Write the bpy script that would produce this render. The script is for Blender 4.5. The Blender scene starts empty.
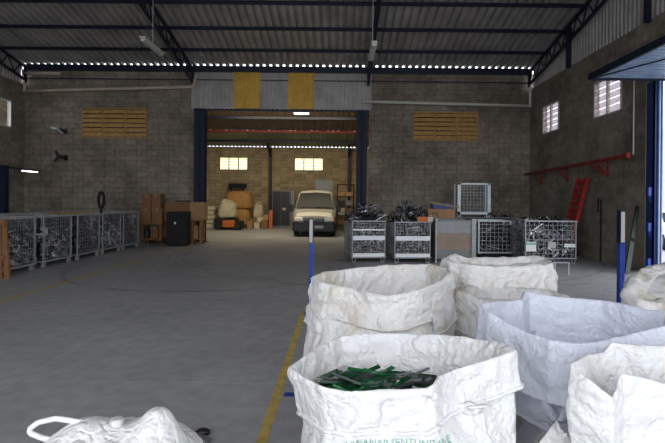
import bpy, bmesh, math, random
import numpy as np
from mathutils import Vector, Matrix, noise
SC = bpy.context.scene
C = SC.collection
F = 480.0; EYE = 1.65; VX, VY = 339.0, 201.0; ROLL = 0.0095
WB = 18.9      # back wall
WR = 7.5       # right wall
WL = -12.4     # left wall
W2 = 31.0      # far wall of the second hall

# ------------------------------------------------------------------ camera, sky, light, exposure
cam = bpy.data.cameras.new('camera')
cam.sensor_width = 36.0; cam.lens = F / 665 * 36
cam.shift_x = -(VX - 332.5) / 665; cam.shift_y = -(221.5 - VY) / 665
cam.clip_end = 300
co = bpy.data.objects.new('camera', cam); C.objects.link(co)
co.matrix_world = Matrix.Translation((0, 0, EYE)) @ Matrix.Rotation(math.radians(90), 4, 'X') @ Matrix.Rotation(ROLL, 4, 'Z')
SC.camera = co
w = bpy.data.worlds.new('overcast_sky'); SC.world = w; w.use_nodes = True
wn = w.node_tree.nodes; wl = w.node_tree.links
bg = wn['Background']; bg.inputs['Strength'].default_value = 1.0
tc = wn.new('ShaderNodeTexCoord'); sx = wn.new('ShaderNodeSeparateXYZ'); wl.new(tc.outputs['Generated'], sx.inputs[0])
rp = wn.new('ShaderNodeValToRGB'); wl.new(sx.outputs['Z'], rp.inputs[0])
rp.color_ramp.elements[0].position = 0.0; rp.color_ramp.elements[0].color = (0.75, 0.80, 0.88, 1)
rp.color_ramp.elements[1].position = 0.6; rp.color_ramp.elements[1].color = (0.95, 0.98, 1.05, 1)
wl.new(rp.outputs[0], bg.inputs['Color'])
def portal(name, loc, rot, sx_, sy_):
    l = bpy.data.lights.new(name, 'AREA'); l.shape = 'RECTANGLE'; l.size = sx_; l.size_y = sy_
    l.cycles.is_portal = True
    o = bpy.data.objects.new(name, l); C.objects.link(o); o.location = loc; o.rotation_euler = rot
    return o
FRONT_Y = -2.2; DOOR_Y0, DOOR_Y1, DOOR_Z = 5.2, 11.7, 4.62
FRX0, FRX1, FRZ = -9.0, 7.0, 5.6
portal('daylight_front', ((FRX0 + FRX1) / 2, FRONT_Y, FRZ / 2), (math.radians(90), 0, 0), FRX1 - FRX0, FRZ)
portal('daylight_side', (WR + .2, (DOOR_Y0 + DOOR_Y1) / 2, DOOR_Z / 2), (math.radians(90), 0, math.radians(90)), DOOR_Y1 - DOOR_Y0, DOOR_Z)
def lamp(name, loc, sx_, sy_, power, col, rot=(0, 0, 0)):
    l = bpy.data.lights.new(name, 'AREA'); l.shape = 'RECTANGLE'; l.size = sx_; l.size_y = sy_
    l.energy = power; l.color = col
    o = bpy.data.objects.new(name, l); C.objects.link(o); o.location = loc; o.rotation_euler = rot
    return o
lamp('skylight_far_hall', (-2.5, 22.0, 5.9), 6, 1.6, 115, (1.0, .86, .6), (math.radians(32), 0, 0))
vs = SC.view_settings; SC.display_settings.display_device = 'sRGB'
vs.view_transform = 'Standard'; vs.look = 'None'; vs.gamma = 1; vs.use_curve_mapping = False
vs.exposure = 1.85
SC.cycles.max_bounces = 8; SC.cycles.diffuse_bounces = 5; SC.cycles.transparent_max_bounces = 16
SC.cycles.use_denoising = True; SC.cycles.sample_clamp_indirect = 6

# ------------------------------------------------------------------ helpers
def uv(px, py):
    dx, dy = px - VX, py - VY; c, s = math.cos(ROLL), math.sin(ROLL)
    return dx * c + dy * s, -dx * s + dy * c
def at(px, py, Y):
    u, v = uv(px, py); return Vector((u / F * Y, Y, EYE - v / F * Y))
def atz(px, py, Z):
    u, v = uv(px, py); Y = (EYE - Z) * F / v; return Vector((u / F * Y, Y, Z))

class MB:
    def __init__(s): s.v = []; s.f = []; s.m = []; s.mi = 0
    def add(s, vs_, fs):
        n = len(s.v); s.v += [tuple(p) for p in vs_]; s.f += [tuple(n + i for i in f) for f in fs]; s.m += [s.mi] * len(fs); return s
    def box(s, x0, x1, y0, y1, z0, z1):
        v = [(x, y, z) for z in (z0, z1) for y in (y0, y1) for x in (x0, x1)]
        return s.add(v, [(0, 2, 3, 1), (4, 5, 7, 6), (0, 1, 5, 4), (2, 6, 7, 3), (0, 4, 6, 2), (1, 3, 7, 5)])
    def obox(s, M, hx, hy, hz):
        v = [M @ Vector((x, y, z)) for z in (-hz, hz) for y in (-hy, hy) for x in (-hx, hx)]
        return s.add(v, [(0, 2, 3, 1), (4, 5, 7, 6), (0, 1, 5, 4), (2, 6, 7, 3), (0, 4, 6, 2), (1, 3, 7, 5)])
    def bar(s, a, b, w, h=None, up=(0, 0, 1)):
        a = Vector(a); b = Vector(b); h = w if h is None else h
        d = b - a; L = d.length
        if L < 1e-6: return s
        d.normalize(); up = Vector(up)
        if abs(d.dot(up)) > .98: up = Vector((1, 0, 0)) if abs(d.x) < .9 else Vector((0, 1, 0))
        x = d.cross(up).normalized(); z = x.cross(d)
        M = Matrix((x, d, z)).transposed().to_4x4(); M.translation = (a + b) / 2
        return s.obox(M, w / 2, L / 2, h / 2)
    def tube(s, pts, r, n=8, close=False, cap=True, sq=1.0):
        pts = [Vector(p) for p in pts]; K = len(pts); ref = None; rings = []
        for i, p in enumerate(pts):
            a = pts[(i - 1) % K] if (close or i > 0) else p
            b = pts[(i + 1) % K] if (close or i < K - 1) else p
            d = (b - a).normalized()
            if ref is None: ref = d.cross(Vector((0, 0, 1)) if abs(d.z) < .9 else Vector((1, 0, 0)))
            x = ref - d * ref.dot(d)
            if x.length < 1e-3: x = d.orthogonal()
            x.normalize(); y = x.cross(d).normalized(); ref = x
            rr = r[i] if isinstance(r, (list, tuple)) else r
            rings.append([p + x * math.cos(t * 2 * math.pi / n) * rr + y * math.sin(t * 2 * math.pi / n) * rr * sq for t in range(n)])
        v = [q for rg in rings for q in rg]; f = []
        for i in range(K if close else K - 1):
            j = (i + 1) % K
            for t in range(n):
                t2 = (t + 1) % n; f.append((i * n + t, i * n + t2, j * n + t2, j * n + t))
        if cap and not close: f += [tuple(range(n))[::-1], tuple((K - 1) * n + t for t in range(n))]
        return s.add(v, f)
    def cyl(s, a, b, r, n=16): return s.tube([a, b], r, n)
    def lathe(s, prof, c=(0, 0, 0), n=20, axis='z'):
        v = []; f = []
        for r, z in prof:
            for t in range(n):
                a = 2 * math.pi * t / n
                p = (r * math.cos(a), r * math.sin(a), z)
                if axis == 'y': p = (p[0], z, p[1])
                if axis == 'x': p = (z, p[0], p[1])
                v.append((p[0] + c[0], p[1] + c[1], p[2] + c[2]))
        for i in range(len(prof) - 1):
            for t in range(n):
                t2 = (t + 1) % n; f.append((i * n + t, i * n + t2, (i + 1) * n + t2, (i + 1) * n + t))
        f += [tuple(range(n))[::-1], tuple((len(prof) - 1) * n + t for t in range(n))]
        return s.add(v, f)
    def grid(s, G, closed=False):
        R, Cn = len(G), len(G[0]); v = [tuple(p) for r in G for p in r]; f = []
        for i in range(R - 1):
            for j in range(Cn if closed else Cn - 1):
                k = (j + 1) % Cn; f.append((i * Cn + j, i * Cn + k, (i + 1) * Cn + k, (i + 1) * Cn + j))
        return s.add(v, f)
    def build(s, name, mats, parent=None, smooth=False, bevel=0, subsurf=0, loc=None, solid=0):
        me = bpy.data.meshes.new(name); me.from_pydata(s.v, [], s.f); 
        mats = mats if isinstance(mats, (list, tuple)) else [mats]
        for m in mats: me.materials.append(m)
        if len(mats) > 1: me.polygons.foreach_set('material_index', s.m)
        bm = bmesh.new(); bm.from_mesh(me); bmesh.ops.recalc_face_normals(bm, faces=bm.faces) if not smooth else None; bm.to_mesh(me); bm.free()
        if smooth: me.polygons.foreach_set('use_smooth', [True] * len(me.polygons))
        me.update()
        o = bpy.data.objects.new(name, me); C.objects.link(o)
        if parent: o.parent = parent
        if loc is not None: o.location = loc
        if bevel: b = o.modifiers.new('bevel', 'BEVEL'); b.width = bevel; b.segments = 2; b.limit_method = 'ANGLE'
        if solid: b = o.modifiers.new('solid', 'SOLIDIFY'); b.thickness = solid; b.offset = 0
        if subsurf: b = o.modifiers.new('sub', 'SUBSURF'); b.levels = subsurf; b.render_levels = subsurf
        return o
def tag(o, label=None, cat=None, group=None, kind=None):
    if label: o['label'] = label
    if cat: o['category'] = cat
    if group: o['group'] = group
    if kind: o['kind'] = kind
    return o
def thing(name, label, cat, loc=(0, 0, 0), rz=0, group=None):
    o = bpy.data.objects.new(name, None); C.objects.link(o); o.location = loc; o.rotation_euler = (0, 0, rz)
    o.empty_display_size = .2
    return tag(o, label, cat, group)
def struct(o): o['kind'] = 'structure'; return o
def dup(root, loc, rz, label, group=None):
    r = root.copy(); C.objects.link(r); r.location = loc; r.rotation_euler = (0, 0, rz); r['label'] = label
    if group: r['group'] = group
    for ch in list(root.children):
        c = ch.copy(); C.objects.link(c); c.parent = r
        for g in ch.children:
            d = g.copy(); C.objects.link(d); d.parent = c
    return r

# ------------------------------------------------------------------ materials
def mat(name, col, rough=.6, metal=0, var=0.0, vscale=3.0, bump=0.0, bscale=40.0, spec=.5, col2=None, emit=None, estr=0, alpha=None):
    m = bpy.data.materials.new(name); m.use_nodes = True; nt = m.node_tree; b = nt.nodes['Principled BSDF']
    b.inputs['Base Color'].default_value = (*col, 1); b.inputs['Roughness'].default_value = rough
    b.inputs['Metallic'].default_value = metal; b.inputs['Specular IOR Level'].default_value = spec
    if alpha is not None: b.inputs['Alpha'].default_value = alpha
    if emit: b.inputs['Emission Color'].default_value = (*emit, 1); b.inputs['Emission Strength'].default_value = estr
    t = nt.nodes.new('ShaderNodeTexCoord')
    if var > 0 or col2:
        n = nt.nodes.new('ShaderNodeTexNoise'); n.inputs['Scale'].default_value = vscale; n.inputs['Detail'].default_value = 6
        nt.links.new(t.outputs['Object'], n.inputs['Vector'])
        r = nt.nodes.new('ShaderNodeValToRGB'); r.color_ramp.elements[0].position = .3; r.color_ramp.elements[1].position = .7
        c2 = col2 or tuple(x * (1 - var) for x in col)
        r.color_ramp.elements[0].color = (*c2, 1); r.color_ramp.elements[1].color = (*[min(1, x * (1 + var * .3)) for x in col], 1)
        nt.links.new(n.outputs['Fac'], r.inputs[0]); nt.links.new(r.outputs[0], b.inputs['Base Color'])
    if bump > 0:
        n = nt.nodes.new('ShaderNodeTexNoise'); n.inputs['Scale'].default_value = bscale; n.inputs['Detail'].default_value = 5
        nt.links.new(t.outputs['Object'], n.inputs['Vector'])
        u = nt.nodes.new('ShaderNodeBump'); u.inputs['Strength'].default_value = bump; u.inputs['Distance'].default_value = .02
        nt.links.new(n.outputs['Fac'], u.inputs['Height']); nt.links.new(u.outputs[0], b.inputs['Normal'])
    return m
def N(nt, t, **k):
    n = nt.nodes.new(t)
    for a, b in k.items(): setattr(n, a, b)
    return n
def block_mat(name, axis, c1, c2, mortar, dark=.55):
    m = bpy.data.materials.new(name); m.use_nodes = True; nt = m.node_tree; L = nt.links.new; b = nt.nodes['Principled BSDF']
    b.inputs['Roughness'].default_value = .92; b.inputs['Specular IOR Level'].default_value = .2
    t = N(nt, 'ShaderNodeTexCoord'); s = N(nt, 'ShaderNodeSeparateXYZ'); L(t.outputs['Object'], s.inputs[0])
    cb = N(nt, 'ShaderNodeCombineXYZ'); L(s.outputs[axis], cb.inputs[0]); L(s.outputs['Z'], cb.inputs[1])
    br = N(nt, 'ShaderNodeTexBrick'); br.offset = 0.0; L(cb.outputs[0], br.inputs['Vector'])
    for k, v in (('Scale', 1.0), ('Mortar Size', .009), ('Mortar Smooth', .3), ('Brick Width', .42), ('Row Height', .21), ('Bias', -.1)): br.inputs[k].default_value = v
    br.inputs['Color1'].default_value = (*c1, 1); br.inputs['Color2'].default_value = (*c2, 1); br.inputs['Mortar'].default_value = (*mortar, 1)
    # big stains and fine grain
    n1 = N(nt, 'ShaderNodeTexNoise'); n1.inputs['Scale'].default_value = .55; n1.inputs['Detail'].default_value = 8; n1.inputs['Roughness'].default_value = .65; L(t.outputs['Object'], n1.inputs['Vector'])
    r1 = N(nt, 'ShaderNodeValToRGB'); r1.color_ramp.elements[0].position = .35; r1.color_ramp.elements[1].position = .62
    r1.color_ramp.elements[0].color = (dark, dark * .97, dark * .93, 1); r1.color_ramp.elements[1].color = (1, 1, 1, 1); L(n1.outputs['Fac'], r1.inputs[0])
    mx = N(nt, 'ShaderNodeMixRGB', blend_type='MULTIPLY'); mx.inputs[0].default_value = 1; L(br.outputs['Color'], mx.inputs[1]); L(r1.outputs[0], mx.inputs[2])
    n2 = N(nt, 'ShaderNodeTexNoise'); n2.inputs['Scale'].default_value = 7; n2.inputs['Detail'].default_value = 6; L(t.outputs['Object'], n2.inputs['Vector'])
    r2 = N(nt, 'ShaderNodeValToRGB'); r2.color_ramp.elements[0].position = .3; r2.color_ramp.elements[0].color = (.75, .75, .75, 1); r2.color_ramp.elements[1].position = .7; r2.color_ramp.elements[1].color = (1.1, 1.1, 1.1, 1); L(n2.outputs['Fac'], r2.inputs[0])
    m2 = N(nt, 'ShaderNodeMixRGB', blend_type='MULTIPLY'); m2.inputs[0].default_value = 1; L(mx.outputs[0], m2.inputs[1]); L(r2.outputs[0], m2.inputs[2])
    L(m2.outputs[0], b.inputs['Base Color'])
    u = N(nt, 'ShaderNodeBump'); u.inputs['Strength'].default_value = .5; u.inputs['Distance'].default_value = .01; u.invert = True
    L(br.outputs['Fac'], u.inputs['Height']); L(u.outputs[0], b.inputs['Normal'])
    return m
def floor_mat():
    m = bpy.data.materials.new('polished_concrete'); m.use_nodes = True; nt = m.node_tree; L = nt.links.new; b = nt.nodes['Principled BSDF']
    t = N(nt, 'ShaderNodeTexCoord'); P = t.outputs['Object']
    def noise_(sc, det=6, vec=None, dist=0):
        n = N(nt, 'ShaderNodeTexNoise'); n.inputs['Scale'].default_value = sc; n.inputs['Detail'].default_value = det; n.inputs['Distortion'].default_value = dist
        L(vec or P, n.inputs['Vector']); return n.outputs['Fac']
    def ramp(f, p0, c0, p1, c1):
        r = N(nt, 'ShaderNodeValToRGB'); e = r.color_ramp.elements; e[0].position = p0; e[1].position = p1
        e[0].color = (c0, c0, c0, 1) if isinstance(c0, float) else (*c0, 1); e[1].color = (c1, c1, c1, 1) if isinstance(c1, float) else (*c1, 1); L(f, r.inputs[0]); return r.outputs[0]
    def mul(a, b_):
        x = N(nt, 'ShaderNodeMixRGB', blend_type='MULTIPLY'); x.inputs[0].default_value = 1; L(a, x.inputs[1]); L(b_, x.inputs[2]); return x.outputs[0]
    def mth(op, a, b_=None):
        x = N(nt, 'ShaderNodeMath', operation=op)
        for i, q in enumerate((a, b_)):
            if q is None: continue
            if isinstance(q, (int, float)): x.inputs[i].default_value = q
            else: L(q, x.inputs[i])
        return x.outputs[0]
    col = ramp(noise_(.45, 8, dist=.4), .3, (.31, .31, .315), .72, (.42, .42, .425))
    col = mul(col, ramp(noise_(6, 8), .3, .82, .7, 1.08))
    col = mul(col, ramp(noise_(60, 3), .3, .92, .7, 1.04))
    sep = N(nt, 'ShaderNodeSeparateXYZ'); L(P, sep.inputs[0]); X, Y = sep.outputs['X'], sep.outputs['Y']
    # tyre marks: arcs of circles, broken by noise
    brk = ramp(noise_(1.3, 4), .42, 0.0, .55, 1.0)
    for (cx, cy, r, wd, a) in ((-3.0, 12.0, 3.4, .10, .32), (-3.2, 11.6, 3.0, .07, .28), (1.5, 15.5, 6.2, .08, .38), (1.7, 15.9, 6.9, .07, .3),):
        dx = mth('SUBTRACT', X, cx); dy = mth('SUBTRACT', Y, cy)
        d = mth('SQRT', mth('ADD', mth('MULTIPLY', dx, dx), mth('MULTIPLY', dy, dy)))
        e = mth('ABSOLUTE', mth('SUBTRACT', d, r)); k = mth('SUBTRACT', 1.0, mth('DIVIDE', e, wd))
        k2 = N(nt, 'ShaderNodeClamp'); L(k, k2.inputs[0]); k3 = mth('MULTIPLY', mth('MULTIPLY', k2.outputs[0], brk), a)
        inv = mth('SUBTRACT', 1.0, k3); cb = N(nt, 'ShaderNodeCombineXYZ')
        for i in range(3): L(inv, cb.inputs[i])
        col = mul(col, cb.outputs[0])
    # fine saw-cut joints
    for (src, p) in ((Y, 4.33), (Y, 9.1), (Y, 13.9), (X, -2.9), (X, -7.6)):
        e = mth('ABSOLUTE', mth('SUBTRACT', src, p)); k = mth('LESS_THAN', e, .006)
        inv = mth('ADD', 1.0, mth('MULTIPLY', k, .25)); cb = N(nt, 'ShaderNodeCombineXYZ')
        for i in range(3): L(inv, cb.inputs[i])
        col = mul(col, cb.outputs[0])
    L(col, b.inputs['Base Color'])
    rr = N(nt, 'ShaderNodeMapRange'); rr.inputs['To Min'].default_value = .38; rr.inputs['To Max'].default_value = .62
    L(noise_(2.2, 6), rr.inputs['Value']); L(rr.outputs[0], b.inputs['Roughness']); b.inputs['Specular IOR Level'].default_value = .35
    u = N(nt, 'ShaderNodeBump'); u.inputs['Strength'].default_value = .08; u.inputs['Distance'].default_value = .01; L(noise_(25, 6), u.inputs['Height']); L(u.outputs[0], b.inputs['Normal'])
    return m
def bag_mat(name, col, trans=.18, dirt=0.0, rough=.5, wr=.6):
    m = bpy.data.materials.new(name); m.use_nodes = True; nt = m.node_tree; L = nt.links.new; b = nt.nodes['Principled BSDF']
    out = [n for n in nt.nodes if n.type == 'OUTPUT_MATERIAL'][0]
    b.inputs['Roughness'].default_value = rough; b.inputs['Specular IOR Level'].default_value = .4
    t = N(nt, 'ShaderNodeTexCoord'); P = t.outputs['Object']
    n1 = N(nt, 'ShaderNodeTexNoise'); n1.inputs['Scale'].default_value = 4.5; n1.inputs['Detail'].default_value = 7; L(P, n1.inputs['Vector'])
    r = N(nt, 'ShaderNodeValToRGB'); e = r.color_ramp.elements; e[0].position = .28; e[1].position = .28 + .22
    e[0].color = (col[0] * (1 - dirt * .35), col[1] * (1 - dirt * .5), col[2] * (1 - dirt * .75), 1); e[1].color = (*col, 1)
    L(n1.outputs['Fac'], r.inputs[0]); L(r.outputs[0], b.inputs['Base Color'])
    # crumple creases: distorted voronoi edges + noise, fine weave
    n2 = N(nt, 'ShaderNodeTexNoise'); n2.inputs['Scale'].default_value = 9; n2.inputs['Detail'].default_value = 3; L(P, n2.inputs['Vector'])
    mp = N(nt, 'ShaderNodeMixRGB'); mp.inputs[0].default_value = .22; L(P, mp.inputs[1]); L(n2.outputs['Color'], mp.inputs[2])
    v = N(nt, 'ShaderNodeTexVoronoi', feature='DISTANCE_TO_EDGE'); v.inputs['Scale'].default_value = 11; L(mp.outputs[0], v.inputs['Vector'])
    r2 = N(nt, 'ShaderNodeValToRGB'); r2.color_ramp.elements[1].position = .22; L(v.outputs['Distance'], r2.inputs[0])
    n3 = N(nt, 'ShaderNodeTexNoise'); n3.inputs['Scale'].default_value = 24; n3.inputs['Detail'].default_value = 6; n3.inputs['Distortion'].default_value = 1.2; L(P, n3.inputs['Vector'])
    vb = N(nt, 'ShaderNodeTexVoronoi', feature='DISTANCE_TO_EDGE'); vb.inputs['Scale'].default_value = 5.2; mp2 = N(nt, 'ShaderNodeMixRGB'); mp2.inputs[0].default_value = .3; L(P, mp2.inputs[1]); L(n2.outputs['Color'], mp2.inputs[2]); L(mp2.outputs[0], vb.inputs['Vector'])
    r4 = N(nt, 'ShaderNodeValToRGB'); r4.color_ramp.elements[1].position = .10; L(vb.outputs['Distance'], r4.inputs[0])
    a0 = N(nt, 'ShaderNodeMath', operation='MULTIPLY_ADD'); L(r4.outputs[0], a0.inputs[0]); a0.inputs[1].default_value = .45; L(n3.outputs['Fac'], a0.inputs[2])
    a = N(nt, 'ShaderNodeMath', operation='MULTIPLY_ADD'); L(r2.outputs[0], a.inputs[0]); a.inputs[1].default_value = .16; L(a0.outputs[0], a.inputs[2])
    u = N(nt, 'ShaderNodeBump'); u.inputs['Strength'].default_value = wr; u.inputs['Distance'].default_value = .016; L(a.outputs[0], u.inputs['Height'])
    L(u.outputs[0], b.inputs['Normal'])
    tr = N(nt, 'ShaderNodeBsdfTranslucent'); tr.inputs['Color'].default_value = (*[min(1, c * 1.05) for c in col], 1); L(u.outputs[0], tr.inputs['Normal'])
    mx = N(nt, 'ShaderNodeMixShader'); mx.inputs[0].default_value = trans; L(b.outputs[0], mx.inputs[1]); L(tr.outputs[0], mx.inputs[2]); L(mx.outputs[0], out.inputs['Surface'])
    return m
def scrap_mat(name, stops, metal=.7, rough=.4):
    m = bpy.data.materials.new(name); m.use_nodes = True; nt = m.node_tree; L = nt.links.new; b = nt.nodes['Principled BSDF']
    g = N(nt, 'ShaderNodeNewGeometry'); r = N(nt, 'ShaderNodeValToRGB'); r.color_ramp.interpolation = 'CONSTANT'
    while len(r.color_ramp.elements) < len(stops): r.color_ramp.elements.new(.5)
    for e, (p, c) in zip(r.color_ramp.elements, stops): e.position = p; e.color = (*c, 1)
    L(g.outputs['Random Per Island'], r.inputs[0]); L(r.outputs[0], b.inputs['Base Color'])
    b.inputs['Metallic'].default_value = metal; b.inputs['Roughness'].default_value = rough
    return m
def glass_slat(name, col, tr):
    m = bpy.data.materials.new(name); m.use_nodes = True; nt = m.node_tree; L = nt.links.new; b = nt.nodes['Principled BSDF']
    out = [n for n in nt.nodes if n.type == 'OUTPUT_MATERIAL'][0]
    b.inputs['Base Color'].default_value = (*col, 1); b.inputs['Roughness'].default_value = .35
    t = N(nt, 'ShaderNodeBsdfTransparent'); t.inputs['Color'].default_value = (*col, 1)
    x = N(nt, 'ShaderNodeMixShader'); x.inputs[0].default_value = tr; L(b.outputs[0], x.inputs[1]); L(t.outputs[0], x.inputs[2]); L(x.outputs[0], out.inputs['Surface'])
    return m
M = dict(
    floor=floor_mat(),
    wallb=block_mat('grey_block_back', 'X', (.38, .325, .262), (.29, .25, .20), (.21, .178, .143)),
    walls=block_mat('grey_block_side', 'Y', (.38, .335, .275), (.27, .24, .195), (.345, .31, .26)),
    wallf=block_mat('tan_block_far', 'X', (.52, .42, .27), (.34, .265, .165), (.25, .195, .12), .8),
    roof=mat('galvanised_roof_sheet', (.52, .51, .505), .5, .2, .35, 1.2),
    clad=mat('grey_cladding_sheet', (.50, .475, .46), .5, .2, .25, 2),
    roofb=mat('brown_roof_sheet', (.17, .12, .08), .7, 0, .3, 2), roofg=mat('green_grey_roof_sheet', (.36, .38, .26), .6, .1, .2, 2),
    amber=mat('amber_fibreglass', (.85, .52, .07), .45, 0, .2, 3),
    navy=mat('navy_painted_steel', (.012, .018, .045), .5, .1, .3, 5), blue2=mat('mid_blue_steel', (.010, .035, .16), .35, .1, .2, 4), blue=mat('blue_painted_steel', (.004, .010, .038), .6, .1, .3, 4),
    bluebright=mat('bright_blue_paint', (.02, .06, .36), .4, 0, .2, 8), doorblue=mat('blue_steel_door_panel', (.34, .46, .68), .4, .1, .3, 3),
    pvc=mat('tan_pvc_pipe', (.70, .58, .46), .5, 0, .15, 3), pvcw=mat('white_pvc_pipe', (.72, .70, .64), .5),
    slat=mat('tan_glow_slat', (.60, .37, .13), .7, 0, .25, 6), slatframe=mat('wooden_frame', (.52, .31, .11), .7, 0, .25, 6),  # slat: opaque tan, the glow of light through amber blades is in the colour
    galv=mat('galvanised_wire', (.33, .34, .35), .45, .7, .3, 20), galvd2=mat('dull_grey_frame', (.40, .405, .41), .5, .25, .3, 20), galvlight=mat('pale_galvanised_frame', (.62, .68, .68), .45, .3, .15, 20),
    galvdark=mat('dull_wire', (.20, .205, .21), .5, .6, .3, 20),
    scrap=scrap_mat('aluminium_scrap', [(0, (.03, .03, .034)), (.36, (.12, .123, .128)), (.55, (.27, .275, .28)), (.72, (.55, .56, .58)), (.84, (.8, .8, .82)), (.92, (.02, .02, .022))], .5, .38),
    scrapd=scrap_mat('dark_scrap', [(0, (.02, .02, .022)), (.35, (.06, .06, .065)), (.65, (.13, .13, .135)), (.86, (.38, .38, .39)), (.95, (.7, .7, .7))], .5, .45),
    card=mat('brown_cardboard', (.24, .12, .055), .85, 0, .15, 4), cardl=mat('pale_cardboard', (.38, .22, .11), .85, 0, .15, 4),
    wood=mat('pallet_wood', (.28, .13, .05), .75, 0, .3, 7, .2, 20), woodg=mat('weathered_wood', (.30, .22, .13), .8, 0, .3, 7),
    black=mat('black_plastic', (.012, .012, .013), .45), blackm=mat('matt_black', (.008, .008, .009), .8), rubber=mat('black_rubber', (.015, .015, .015), .8),
    white=mat('white_plastic', (.75, .75, .74), .5), whited=mat('dull_white', (.5, .49, .46), .6), grey=mat('grey_metal', (.2, .2, .2), .5, .4, .2, 4),
    red=mat('red_paint', (.42, .022, .018), .5, 0, .2, 6), redd=mat('dull_red_steel', (.28, .028, .022), .6, 0, .3, 5),
    green=mat('dark_green_metal', (.008, .022, .012), .5), yellow=mat('yellow_floor_paint', (.58, .42, .12), .7, 0, .35, 9),
    bluetape=mat('blue_floor_tape', (.02, .045, .30), .6),
    van=mat('cream_van_paint', (.40, .385, .33), .35, .1), glassd=mat('dark_window_glass', (.010, .012, .012), .25, spec=.08), lampg=mat('headlamp_glass', (.7, .72, .72), .15),
    car=mat('silver_car_paint', (.55, .57, .6), .25, .3), orange=mat('orange_sack', (.48, .25, .08), .7, 0, .25, 2, .4, 3), orangep=mat('orange_paint', (.5, .12, .02), .5),
    sack=mat('cream_sack', (.62, .55, .38), .8, 0, .2, 3, .5, 6), tube=mat('lit_tube', (.9, .9, .9), .5, emit=(1, .97, .9), estr=2.2),
    tubeoff=mat('unlit_tube_cover', (.62, .60, .55), .45), bag=bag_mat('white_woven_plastic', (.83, .825, .815), .14, .10),
    bagdirty=bag_mat('stained_white_woven_plastic', (.82, .80, .775), .14, .45), bagblue=bag_mat('bluish_white_woven_plastic', (.74, .765, .85), .18, .0, .38, .5),
    baggrey=bag_mat('greyed_woven_plastic', (.68, .67, .65), .12, .3), ink=mat('green_print_ink', (.30, .48, .40), .7),
    film=mat('clear_film', (.5, .5, .5), .2, alpha=.14), slatg=glass_slat('frosted_louvre_glass', (.86, .80, .82), .42), slatc=glass_slat('clear_louvre_glass', (.97, .97, .97), .9), slaty=glass_slat('amber_louvre_glass', (.95, .90, .68), .62),
    strip=scrap_mat('cut_profile', [(0, (.008, .06, .022)), (.35, (.02, .16, .045)), (.6, (.006, .03, .014)), (.75, (.30, .31, .31)), (.88, (.06, .07, .065))], .2, .4),
    ground=mat('pale_outdoor_concrete', (.42, .41, .39), .9, 0, .2, .5), filmw=mat('white_label', (.85, .87, .89), .5), bluebox=mat('blue_crate_plastic', (.03, .07, .22), .5),
)
for k_, c_ in (('stripA', (.015, .15, .045)), ('stripB', (.008, .055, .022)), ('stripC', (.04, .05, .045)), ('stripD', (.32, .33, .33))):
    M[k_] = mat(k_.replace('strip', 'offcut_paint_'), c_, .35, .6 if k_ == 'stripD' else .1)

# ------------------------------------------------------------------ the shell
def wall_with_holes(name, axis, pos, a0, a1, z0, z1, holes, m, th=.15, zt=None):
    """block wall cut round rectangular openings; built of boxes in one mesh"""
    holes = [(max(a0, h[0]), min(a1, h[1]), max(z0, h[2]), min(z1, h[3])) for h in holes]
    b = MB(); av = sorted({a0, a1, *[h[0] for h in holes], *[h[1] for h in holes]}); zv = sorted({z0, z1, *[h[2] for h in holes], *[h[3] for h in holes]})
    for i in range(len(av) - 1):
        for j in range(len(zv) - 1):
            am, zm = (av[i] + av[i + 1]) / 2, (zv[j] + zv[j + 1]) / 2
            if any(h[0] < am < h[1] and h[2] < zm < h[3] for h in holes): continue
            if axis == 'X': b.box(av[i], av[i + 1], pos, pos + th, zv[j], zv[j + 1])
            else: b.box(pos, pos + th, av[i], av[i + 1], zv[j], zv[j + 1])
    return struct(b.build(name, m))
b = MB(); b.box(WL - .3, WR + .2, FRONT_Y - .1, W2 + .2, -.1, 0); struct(b.build('floor', M['floor']))
b = MB(); b.box(-60, 60, -60, 70, -.16, -.105); struct(b.build('ground_outside', M['ground']))
OX0, OX1 = -5.75, 1.15       # the wide opening between the halls
VENTS = [(-10.16, -7.6, 4.05, 5.23), (2.9, 5.45, 4.05, 5.2)]
wall_with_holes('wall_back', 'X', WB, WL - .15, WR + .15, 0, 6.72, [(OX0, OX1, -1, 7)] + VENTS, M['wallb'])
wall_with_holes('wall_right', 'Y', WR, FRONT_Y, WB, 0, 6.12, [(16.4, 17.7, 4.15, 5.2), (12.75, 14.15, 4.12, 5.2), (DOOR_Y0, DOOR_Y1, -1, DOOR_Z)], M['walls'])
wall_with_holes('wall_left', 'Y', WL - .15, FRONT_Y, WB, 0, 6.12, [(15.4, 18.1, 4.28, 5.32)], M['walls'])
wall_with_holes('wall_front', 'X', FRONT_Y - .15, WL - .15, WR + .15, 0, 9.9, [(FRX0, FRX1, -1, FRZ)], M['wallb'])
wall_with_holes('wall_far', 'X', W2, -14, 6, 0, 5.09, [(-7.75, -5.9, 3.58, 4.43), (-2.92, -1.03, 3.58, 4.43)], M['wallf'])
for nm, x in (('wall_far_hall_left', -14), ('wall_far_hall_right', 6)):
    b = MB(); b.box(x - .15, x, WB + .15, W2, 0, 6.2); struct(b.build(nm, M['wallf']))
SL = .2
def rz(Y): return 6.81 + SL * (WB - Y)
def sheet(b, x0, x1, ya, yb, zf, pitch=.26, amp=.045):
    """trapezoid ribbed sheet: ribs run along Y"""
    n = int((x1 - x0) / pitch); prof = []
    for i in range(n + 1):
        x = x0 + i * pitch
        prof += [(x, 0), (x + pitch * .5, 0), (x + pitch * .62, amp), (x + pitch * .88, amp)]
    G = [[(x, y, zf(y) + z) for x, z in prof] for y in (ya, yb)]
    b.grid(G)
b = MB(); sheet(b, WL - .4, WR + .3, FRONT_Y - .6, WB - .03, lambda y: rz(y) + .075, amp=.10)
struct(b.build('ceiling', M['roof'], solid=.004))
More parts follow.
